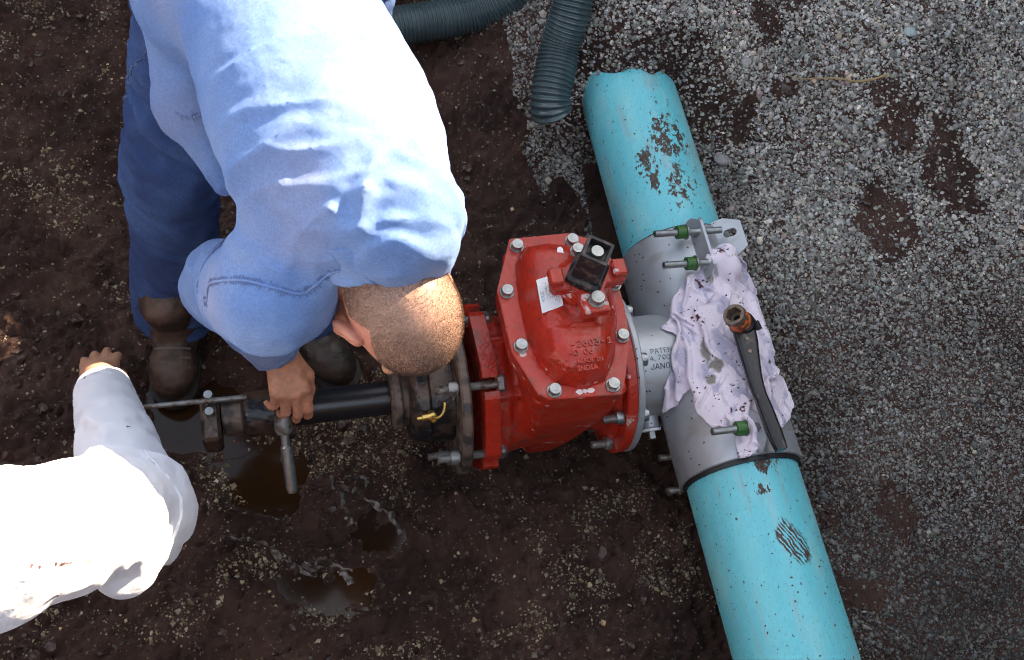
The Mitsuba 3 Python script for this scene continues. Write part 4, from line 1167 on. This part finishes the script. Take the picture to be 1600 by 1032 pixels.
def hand(W, K0, tips_dir, across, palm_n, curls, thumb, reach=1.0):
    """W wrist, K0 middle knuckle, across = towards the thumb side, palm_n = out of the palm"""
    f = nrm(K0 - W); ac = nrm(across - f * (across @ f)); pn = nrm(palm_n - f * (palm_n @ f) - ac * (palm_n @ ac))
    L = np.linalg.norm(K0 - W)
    ks = []
    for i, (o, back) in enumerate(((.027, .004), (.009, .0), (-.010, .004), (-.027, .012))):
        k = W + f * (L - back) + ac * o
        ks.append(k)
        bdy.cone(W + ac * o * .45, k, .0165, .0118, .012)
    for i, k in enumerate(ks):
        seg = np.array([(.044, .027, .022), (.048, .030, .023), (.045, .028, .022), (.036, .021, .020)][i])
        a, p, r = 0.0, k, .0105 - .0012 * (i == 3)
        for j in range(3):
            a += math.radians(curls[i][j])
            d = f * math.cos(a) + pn * math.sin(a) + ac * (.10 - .09 * i) * .6
            q = p + nrm(d) * seg[j] * reach
            bdy.cone(p, q, r, r - .0011, .0035)
            p, r = q, r - .0011
    t0 = W + f * .018 + ac * .020 + pn * .006
    t1, t2, t3 = (np.asarray(W + f * q[0] + ac * q[1] + pn * q[2]) for q in thumb)
    bdy.cone(t0, t1, .0165, .0130, .010)
    bdy.cone(t1, t2, .0122, .0108, .004)
    bdy.cone(t2, t3, .0108, .0088, .003)
KNL = np.array((-0.875, 0.541, 0.345))
acL = np.array((-0.838, 0.564, 0.335)) - np.array((-0.903, 0.553, 0.345))
hand(WRL, KNL, None, acL, np.array([.15, -.15, -1.0]), [(30, 30, 16), (36, 32, 18), (42, 34, 20), (48, 38, 22)], [(.054, .042, .014), (.084, .042, .030), (.110, .034, .044)], 1.06)
hand(WRR, WRR + nrm([.05, -.02, -.12]) * .085, None, np.array([-.8, -.5, .1]), np.array([-.1, -.4, -1.0]), [(40, 40, 25)] * 4, [(.045, .040, .016), (.07, .042, .03), (.09, .034, .04)])
bm = bdy.mesh()
relax(bm, iterations=4)
hl_ = (bm.vertices - HC) @ HR
nrmls = bm.vertex_normals
n1 = nz(bm.vertices, 60, 3, 3)
col = np.array([.46, .235, .150]) * (1 + .35 * n1[:, None])
red = np.exp(-(((np.abs(hl_[:, 0]) - .083) / .014) ** 2)) * (np.abs(hl_[:, 1]) < .035) * (np.abs(hl_[:, 2] + .01) < .05)
col = col * (1 - .6 * red[:, None]) + red[:, None] * .6 * np.array([.52, .17, .13])
isneck = ((bm.vertices[:, 2] > .6) & (hl_[:, 2] < -.03) & (np.abs(hl_[:, 2]) < .3))[:, None]
col = np.where(isneck, col * [1.0, .82, .80], col)
handm = bm.vertices[:, 2] < .47
col[handm] *= np.array([1.12, .98, .93]) * (1 + .5 * nz(bm.vertices[handm], 130, 8, 2)[:, None])
# hairline: over the ears, round the nape, up over the forehead
hairline = .030 * sstep(-.02, .075, hl_[:, 1]) + .012 - .036 * sstep(.0, -.06, hl_[:, 1]) + .010 * nz(bm.vertices, 90, 4, 2)
scalp = sstep(-.010, .012, hl_[:, 2] - hairline) * (np.abs(hl_).max(1) < .14) * (red < .35)
thin = .55 + .45 * sstep(.075, .03, hl_[:, 2] + .3 * hl_[:, 1])
col = col * (1 - .75 * scalp[:, None]) + .75 * scalp[:, None] * np.array([.34, .21, .165])
add(MAN + '__body', bm, 'skin', smooth=True, color=np.clip(col, .02, .8))
rh = np.random.default_rng(3)
cand = np.nonzero(scalp > .45)[0]
pick = rh.choice(cand, 65000)
hv = bm.vertices[pick] + rh.normal(0, .0011, (len(pick), 3))
hn = nrmls[pick]
grow = HR @ np.array([0, .55, .15]) * 1.0
grow2 = HR @ np.array([0, -.1, -.8])
whorl = sstep(-.02, -.06, hl_[pick, 1])[:, None]
gd = hn * .55 + (1 - whorl) * grow * .6 + whorl * grow2 * .6 + rh.normal(0, .25, hv.shape)
gd /= np.linalg.norm(gd, axis=1, keepdims=True)
hlen = rh.uniform(.0020, .0042, (len(pick), 1))
sd = np.cross(gd, rh.normal(0, 1, hv.shape)); sd /= np.linalg.norm(sd, axis=1, keepdims=True)
tri = np.stack([hv - sd * .00017, hv + sd * .00017, hv + gd * hlen], 1).reshape(-1, 3)
hc_ = np.repeat(rh.uniform(.85, 1.2, (len(pick), 1)) * np.array([[.085, .050, .035]]), 3, axis=0)
add(MAN + '__hair', (tri, np.arange(len(tri)).reshape(-1, 3)), 'hair_strands', 'short buzzed brown hair', smooth=False, color=np.clip(hc_, .01, .6))

# shirt
sf = Field((-1.16, .30, .40), (-.48, 1.22, 1.10), .0046)
lo_, hi_ = (-1.16, .30, .40), (-.48, 1.22, 1.10)
sf.join(lo_, hi_, lambda P: torso_fn(P, HIP + (NECK - HIP) * .04, NECK + (HIP - NECK) * .045, .012), 0)
sf.cone(NECK + (HIP - NECK) * .20, SHL, .105, .078, .05)
sf.cone(NECK + (HIP - NECK) * .20, SHR, .105, .078, .05)
# loose front of the shirt hanging below the chest and flank
FL0, FL1, FL2 = np.array((-0.967, 1.052, 0.800)), np.array((-0.985, 0.928, 0.715)), np.array((-0.945, 0.807, 0.660))
sf.cone(np.array((-0.908, 1.046, 0.860)), np.array((-0.838, 1.057, 0.860)), .148, .148, .03)
sf.cone(FL0, FL1, .075, .060, .022)
sf.cone(FL1, FL2, .055, .022, .018)
for a, b, c, k in ((SHL, ELL_, WRL, 1), (SHR, ELR, WRR, 0)):
    sf.cone(a, b, .084, .072, .030)
    sf.cone(b, c + (b - c) * .16, .070, .050, .014)
    if k:      # slack of the upper sleeve hanging over elbow and forearm
        sf.cone(np.array((-0.895, 0.530, 0.700)), np.array((-0.870, 0.551, 0.620)), .050, .034, .03)
        sf.cone(np.array((-0.944, 0.658, 0.600)), np.array((-0.969, 0.636, 0.560)), .055, .040, .012)
SD = nrm(NECK - HIP)
def folds(P):
    u = P @ SD; n0 = np.cross(SD, [0, 0, 1.0]); v = P @ n0; w = P[:, 2]
    big_ = nz(np.stack([u * 1.0 + .5 * v, v * 2.2, w * 1.5], -1), 9, 3, 2)
    arm = np.exp(-(np.linalg.norm(P - (SHL + ELL_) / 2, axis=-1) / .17) ** 2)
    ridg = 1 - 2 * np.abs(nz(np.stack([u * 2.2 - 1.2 * v, v * 1.0 + .9 * u, w * 1.5], -1), 13, 8, 2) * 2)
    sh = 1 - 2 * np.abs(nz(np.stack([u * 2.6 + 1.0 * v, v * .8, w * .8], -1), 11, 15, 2) * 2)
    near_neck = np.exp(-(np.linalg.norm(P - (NECK + np.array([-.02, .08, .05])), axis=-1) / .16) ** 2)
    back = 1 - np.exp(-(np.linalg.norm(P - (HIP * .45 + NECK * .55 + [.02, 0, .1]), axis=-1) / .26) ** 2)
    return -(.003 + .010 * back) * big_ - .008 * arm * back * ridg - .012 * near_neck * sh - .0028 * back * sh - .004 * nz(P, 38, 19, 2) * (.3 + .7 * back)
sf.warp(folds)
DORSAL = nrm([-.12, -.25, 1.0])
CREASES = [([(-0.836, 0.784, 1.000), (-0.887, 0.758, 0.970), (-0.925, 0.759, 0.920)], .010), ([(-0.835, 0.705, 1.000), (-0.884, 0.688, 0.970), (-0.942, 0.693, 0.900)], .008),
           ([(-0.817, 0.643, 1.000), (-0.884, 0.622, 0.960), (-0.936, 0.637, 0.880)], .011), ([(-0.805, 0.582, 1.000), (-0.867, 0.576, 0.960), (-0.922, 0.587, 0.880)], .006),
           ([(-0.778, 0.475, 0.990), (-0.733, 0.486, 1.000), (-0.691, 0.489, 1.000), (-0.645, 0.490, 0.970)], .013), ([(-0.770, 0.457, 0.970), (-0.727, 0.464, 0.980), (-0.689, 0.459, 0.970)], .011),
           ([(-0.745, 0.538, 1.000), (-0.763, 0.499, 1.000), (-0.774, 0.478, 0.980)], .014), ([(-0.812, 0.527, 0.980), (-0.790, 0.501, 0.970), (-0.801, 0.476, 0.930)], .009),
           ([(-0.981, 0.702, 0.600), (-0.963, 0.638, 0.600), (-0.936, 0.584, 0.560)], .010), ([(-1.014, 0.718, 0.580), (-1.000, 0.665, 0.560), (-0.963, 0.620, 0.520)], .010),
           ([(-0.939, 0.601, 0.800), (-0.909, 0.542, 0.820), (-0.862, 0.493, 0.860)], .007), ([(-0.940, 0.547, 0.720), (-0.906, 0.520, 0.700), (-0.868, 0.520, 0.680)], .008),
           ([(-0.682, 0.605, 1.000), (-0.721, 0.577, 1.000), (-0.747, 0.538, 1.000)], .007), ([(-0.682, 0.728, 1.000), (-0.741, 0.687, 1.000), (-0.795, 0.674, 1.000)], .006)]
def creases(P):
    out = np.zeros(len(P))
    off_ = np.stack([nz(P, 22, 51, 2), nz(P, 22, 52, 2), nz(P, 22, 53, 2)], -1) * .014
    for pts_, h_ in CREASES:
        c = smooth_path(pts_, 30)
        q, w_ = P + off_, c
        near = np.linalg.norm(q[:, None, :].astype(np.float32) - c[None, ::6], axis=-1).min(1) < .13
        if not near.any():
            continue
        A = q[near] - (q[near] @ DORSAL)[:, None] * DORSAL
        B = w_ - (w_ @ DORSAL)[:, None] * DORSAL
        d, i = cKDTree(B).query(A)
        fade = np.sin(np.clip(i / 29, .05, .95) * PI) ** .6
        out[near] += h_ * fade * (np.exp(-d / .011) - .35 * np.exp(-((d - .020) / .011) ** 2))
    return -out
sf.warp(creases)
# neck hole
sf.cone(NECK + (HIP - NECK) * .02, hp(0, -.03, -.03), .064, .075, .01, 'cut')
sm_ = sf.mesh()
relax(sm_, iterations=3)
SHIRT = MAN + '__shirt'
add(SHIRT, sm_, 'chambray', 'faded blue chambray shirt', smooth=True)
tree = cKDTree(sm_.vertices)
def seam(path, key, r=.0022, stitch=True, sm_=sm_, tree=tree, cloth='chambray', thread='seam_thread', across=False):
    """a sewn seam that follows the cloth, with dark puckered stitches across"""
    p = smooth_path(path, 120)
    for _ in range(3):
        d, i = tree.query(p, k=6)
        p = sm_.vertices[i].mean(1)
        for _k in range(14):
            p = np.vstack([p[:1], (p[:-2] + p[1:-1] * 2 + p[2:]) / 4, p[-1:]])
    s = np.r_[0, np.cumsum(np.linalg.norm(np.diff(p, axis=0), axis=1))]
    n = max(8, int(s[-1] / .004))
    ss = np.linspace(0, s[-1], n)
    p = np.column_stack([np.interp(ss, s, p[:, k]) for k in range(3)])
    _, i = tree.query(p)
    nn_ = sm_.vertex_normals[i]
    p = p + nn_ * (((sm_.vertices[i] - p) * nn_).sum(1))[:, None]
    t = np.gradient(p, axis=0); t /= np.linalg.norm(t, axis=1, keepdims=True) + 1e-12
    sd_ = np.cross(t, nn_); sd_ /= np.linalg.norm(sd_, axis=1, keepdims=True) + 1e-12
    add(key, tube(p + nn_ * .0006, r, 8), cloth)
    if stitch:
        rs = np.random.default_rng(len(p))
        st = []
        for k in range(1, n - 1):
            if rs.random() < .85:
                a = p[k] + nn_[k] * .0016
                L = rs.uniform(.004, .008)
                st.append(put(cbox(.0014, 2 * L, .0012, .0004), a + sd_[k] * rs.normal(0, .0012), nn_[k], sd_[k] if across else t[k]))
        add(key.rsplit('__', 1)[0] + '__stitching', cat_(*st), thread, kind='stuff', smooth=False)
seam([(-0.955, 0.673, 0.720), (-0.956, 0.622, 0.740), (-0.953, 0.582, 0.740), (-0.947, 0.556, 0.720)], SHIRT + '__sleeve_seam')
seam([(-0.943, 0.543, 0.740), (-0.891, 0.500, 0.820), (-0.846, 0.480, 0.870), (-0.794, 0.466, 0.920)], SHIRT + '__yoke_seam')
seam([(-1.001, 0.900, 0.740), (-0.989, 0.887, 0.740), (-0.968, 0.890, 0.740)], SHIRT + '__hem_seam', .0016)
# collar: a band standing round the neck
na, nb = NECK + (HIP - NECK) * .045 + np.array([0, 0, .006]), NECK + (hp(0, -.03, -.03) - NECK) * .42
cf = Field(NECK - .17, NECK + .17, .0028)
def collar(P):
    ax_ = nb - na; L = np.linalg.norm(ax_); s = ax_ / L
    z = (P - na) @ s
    r = np.linalg.norm(P - na - z[..., None] * s, axis=-1)
    R = .082 - .05 * np.clip(z / L, -1, 1.3) * .25 + .004 * np.sin(6 * np.arctan2(P[..., 0] - na[0], P[..., 2] - na[2]))
    return np.maximum(np.abs(r - R) - .0042, np.abs(z - L * .32) - L * .62)
cf.join(NECK - .17, NECK + .17, collar, 0)
cmesh = cf.mesh()
relax(cmesh, iterations=3)
add(SHIRT + '__collar', cmesh, 'chambray', smooth=True)
for e, w_, key in ((ELL_, WRL, 'cuff'), (ELR, WRR, 'cuff')):
    d = nrm(w_ - e)
    m = lathe([(.036, .0), (.050, -.004), (.052, .004), (.049, .040), (.044, .046), (.041, .044), (.036, .01)], 40, closed=True)
    m = m.subdivide()
    m.vertices += .010 * np.column_stack([nz(m.vertices, 40, s_, 2) for s_ in (1, 2, 3)])
    add(SHIRT + '__cuff', put(m, w_ - d * .046, d), 'cuff_cloth', smooth=True)

# trousers
HLJ, HRJ = np.array((-0.932, 1.087, 0.820)), np.array((-0.727, 1.127, 0.850))
KNL_, ANL = np.array((-1.049, 0.982, 0.470)), np.array((-1.096, 0.887, 0.100))
KNR_, ANR = np.array([-.775, .985, .48]), np.array([-.825, .860, .10])
jf = Field((-1.34, .66, .03), (-.55, 1.36, 1.06), .0055)
jf.cone(HLJ + [.02, .03, .02], HRJ + [-.02, .03, .02], .138, .138, .03)
jf.cone(HLJ, KNL_, .105, .083, .04); jf.cone(KNL_, ANL, .083, .076, .03)
jf.cone(HRJ, KNR_, .105, .083, .04); jf.cone(KNR_, ANR, .083, .076, .03)
jf.cone(HIP + [0, .02, .0], HIP + (NECK - HIP) * .16, .135, .128, .04)
def jfold(P):
    a = 1 - 2 * np.abs(nz(np.stack([P[:, 0] * 1.4, P[:, 1] * 1.2, P[:, 2] * 3.2 + P[:, 0] * 1.5], -1), 8, 5, 2) * 2)
    low = sstep(.35, .12, P[:, 2])
    thigh = sstep(.45, .60, P[:, 2]) * .006
    return -(.009 + .008 * low + thigh) * a - .009 * nz(P, 14, 6, 2)
jf.warp(jfold)
jm = jf.mesh()
relax(jm, iterations=3)
add(MAN + '__jeans', jm, 'denim', 'dark blue jeans', smooth=True)
jt = cKDTree(jm.vertices)
mat('gold_thread', base_color=rgb(.10, .13, .22), roughness=.9)
seam([(-1.039, 0.981, 0.800), (-1.074, 1.033, 0.620), (-1.102, 1.011, 0.440), (-1.116, 0.950, 0.260), (-1.124, 0.892, 0.120)], MAN + '__jeans__side_seam', .0018, True, jm, jt, 'denim', 'gold_thread', True)
seam([(-1.041, 0.944, 0.860), (-1.034, 0.944, 0.840), (-1.021, 0.948, 0.840)], MAN + '__jeans__pocket_seam', .0016, True, jm, jt, 'denim', 'gold_thread', True)
# boots
def boot(key, ank, toe, mkey, label):
    ank, toe = np.asarray(ank, float), np.asarray(toe, float)
    d = toe - ank; d[2] = 0; d = nrm(d); s = np.array([-d[1], d[0], 0])
    g = .0
    base = np.array([ank[0], ank[1], 0]) ; L = np.linalg.norm((toe - ank)[:2])
    P_ = lambda a, b, c: base + d * a + s * b + np.array([0, 0, c + .012])
    f = Field(np.minimum(P_(-.16, 0, 0), P_(L + .1, 0, 0)) - [.13, .13, .03], np.maximum(P_(-.16, 0, 0), P_(L + .1, 0, 0)) + [.13, .13, .30], .0045)
    f.cone(P_(-.02, 0, .17), P_(-.015, 0, .06), .058, .048, .02)
    f.cone(P_(-.055, 0, .045), P_(-.02, 0, .07), .038, .045, .02)
    f.cone(P_(-.02, 0, .055), P_(L * .62, 0, .040), .045, .046, .025)
    f.cone(P_(L * .62, -.006, .036), P_(L * .80, -.004, .032), .047, .042, .02)
    f.join(f.lo, f.lo + f.h * f.n, lambda P: .006 + g - P[..., 2], 0, 'keep')
    f.warp(lambda P: -.006 * nz(P, 26, 3, 3) + .003 * np.abs(np.sin(((P - base) @ d) * 120)) * np.exp(-(((P - base) @ d - L * .5) / .03) ** 2))
    m = f.mesh(); relax(m, iterations=2)
    add(key, m, mkey, label, smooth=True)
    sole = sg.LineString([P_(-.06, 0, 0)[:2], P_(L * .35, 0, 0)[:2]]).buffer(.041).union(sg.LineString([P_(L * .35, 0, 0)[:2], P_(L * .80, -.004, 0)[:2]]).buffer(.051)).buffer(-.02).buffer(.02)
    add(key + '__sole', extrude(sole, .026, .004, -.006), 'boot_sole')
    lc = []
    for i in range(4):
        a = L * .20 + i * .020
        pth = [P_(a, -.036, .078 - i * .004), P_(a + .006, 0, .098 - i * .007), P_(a, .036, .078 - i * .004)]
        lc.append(tube(smooth_path(pth, 12), .0028, 8))
    add(key + '__laces', cat_(*lc), 'lace')
boot(MAN + '__boot', (-1.105, .835, .1), (-1.118, .715, .03), 'tan_boot', 'muddy tan-brown work boot')
boot(MAN + '__boot', (-.845, .835, .1), (-.745, .700, .03), 'boot_leather', 'muddy dark leather work boot')

# ------------------------------------------------------------------ the second worker at the left
P2 = 'person_001'
tag(P2, 'second worker in a white shirt at the lower left, one hand braced on the mud', 'person')
A2, B2 = np.array([-2.05, .10, .84]), np.array([-1.60, .14, 1.00])
S2, E2, W2 = np.array((-1.242, 0.155, 0.900)), np.array((-1.124, 0.293, 0.560)), np.array((-1.236, 0.683, 0.230))
K2 = W2 + nrm(.6 * nrm(W2 - E2) + np.array([.04, .25, -.5])) * .088
wf = Field((-2.25, -.30, .10), (-.88, .80, 1.30), .0055)
wl, wh = (-2.25, -.30, .10), (-.88, .80, 1.30)
wf.join(wl, wh, lambda P: torso_fn(P, A2, B2, .015, roll=(0, 0, 0, 0, 0, 0)), 0)
wf.cone(B2 + (A2 - B2) * .2, S2, .11, .085, .05)
S3 = B2 + (B2 - S2) * np.array([.8, .8, .6])
wf.cone(B2 + (A2 - B2) * .2, S3, .11, .08, .05)
wf.cone(S2, E2, .082, .088, .03)
wf.cone(E2, W2 + (E2 - W2) * .17, .074, .047, .012)
wf.cone(E2, np.array((-1.135, 0.190, 0.600)), .075, .040, .016)     # slack of the sleeve hanging below the elbow
E3 = S3 + np.array([.05, .12, -.27])
wf.cone(S3, E3, .085, .07, .03); wf.cone(E3, E3 + [.16, .10, -.10], .065, .05, .02)
def wfold(P):
    a = 1 - 2 * np.abs(nz(np.stack([P[:, 0] * 1.2 + P[:, 2], P[:, 1] * 2.4, P[:, 2] * 1.6], -1), 9, 5, 2) * 2)
    b = 1 - 2 * np.abs(nz(np.stack([P[:, 0] * 2.2 - P[:, 2], P[:, 1] * 1.5 + P[:, 2], P[:, 2]], -1), 15, 25, 2) * 2)
    return -.005 * a - .0025 * b - .012 * nz(P, 8, 6, 2)
wf.warp(wfold)
CREASES = [([(-1.180, 0.208, 0.900), (-1.154, 0.225, 0.780), (-1.120, 0.210, 0.660)], .010), ([(-1.153, 0.264, 0.820), (-1.119, 0.281, 0.700), (-1.068, 0.291, 0.620)], .012), ([(-1.158, 0.166, 0.840), (-1.127, 0.177, 0.720), (-1.083, 0.215, 0.620)], .012),
           ([(-1.128, 0.395, 0.580), (-1.106, 0.338, 0.600), (-1.070, 0.312, 0.600)], .013), ([(-1.171, 0.394, 0.600), (-1.132, 0.350, 0.620), (-1.108, 0.290, 0.640)], .010), ([(-1.218, 0.494, 0.500), (-1.171, 0.457, 0.520), (-1.134, 0.472, 0.500)], .008),
           ([(-1.098, 0.265, 0.620), (-1.090, 0.221, 0.600), (-1.110, 0.168, 0.600)], .012), ([(-1.187, 0.147, 0.980), (-1.168, 0.131, 0.920), (-1.168, 0.108, 0.860)], .010)]
wf.warp(creases)
wm = wf.mesh(); relax(wm, iterations=3)
add(P2 + '__shirt', wm, 'white_cotton', 'white cotton shirt specked with dark mud', smooth=True)
wt = cKDTree(wm.vertices)
mat('white_thread', base_color=rgb(.50, .50, .55), roughness=.9)
for pp in ([(-1.092, 0.375, 0.620), (-1.073, 0.319, 0.640), (-1.060, 0.284, 0.620), (-1.068, 0.237, 0.600), (-1.087, 0.192, 0.600)],):
    seam(pp, P2 + '__shirt__seam', .0028, True, wm, wt, 'white_cotton', 'white_thread', True)
bdy = Field((-2.25, -.32, -.02), (-1.0, .86, 1.36), .0048)
H2 = B2 + np.array([.13, .05, .10])
bdy.cone(A2, B2, .08, .09, .03); bdy.cone(B2, H2, .07, .062, .03)
bdy.ell(H2 + [.09, .02, .02], frame((1, .1, -.1)), (.075, .088, .11), .03)
bdy.cone(B2, S2, .06, .05, .03); bdy.cone(S2, E2, .05, .042, .02); bdy.cone(E2, W2, .043, .03, .02)
bdy.cone(B2, S3, .06, .05, .03); bdy.cone(S3, E3, .05, .04, .02); bdy.cone(E3, E3 + [.21, .13, -.13], .04, .03, .02)
hand(W2, K2, None, np.array([1.0, -.1, .0]), np.array([.0, -.4, -1.0]), [(-6, 14, 10), (-12, 14, 10), (-10, 16, 10), (-4, 18, 12)], [(.045, .040, .016), (.07, .042, .03), (.09, .034, .04)])
hand(E3 + np.array([.21, .13, -.13]), E3 + np.array([.28, .17, -.17]), None, np.array([.2, .9, 0]), np.array([0, 0, -1.0]), [(48, 45, 30)] * 4, [(.045, .040, .016), (.07, .042, .03), (.09, .034, .04)])
b2 = bdy.mesh(); relax(b2, iterations=3)
c2 = np.array([[.46, .24, .155]]) * (1 + .35 * nz(b2.vertices, 60, 3, 3)[:, None])
add(P2 + '__body', b2, 'skin', smooth=True, color=np.clip(c2, .02, .8))
jf = Field((-2.4, -.32, .02), (-1.65, .50, 1.12), .008)
for sy in (-.10, .12):
    h_ = A2 + [-.04, sy, -.04]; k_ = h_ + [.06, sy * .5, -.42]; a_ = k_ + [-.05, 0, -.36]
    jf.cone(h_, k_, .105, .082, .04); jf.cone(k_, a_, .082, .075, .03)
jf.cone(A2 + [-.06, -.08, 0], A2 + [-.06, .10, 0], .13, .13, .03)
jf.warp(jfold)
j2 = jf.mesh(); relax(j2, iterations=2)
add(P2 + '__trousers', j2, 'denim', smooth=True)
boot(P2 + '__boot', (-2.02, -.09, .1), (-1.88, -.12, .03), 'boot_leather', None)
boot(P2 + '__boot', (-2.02, .24, .1), (-1.88, .26, .03), 'boot_leather', None)
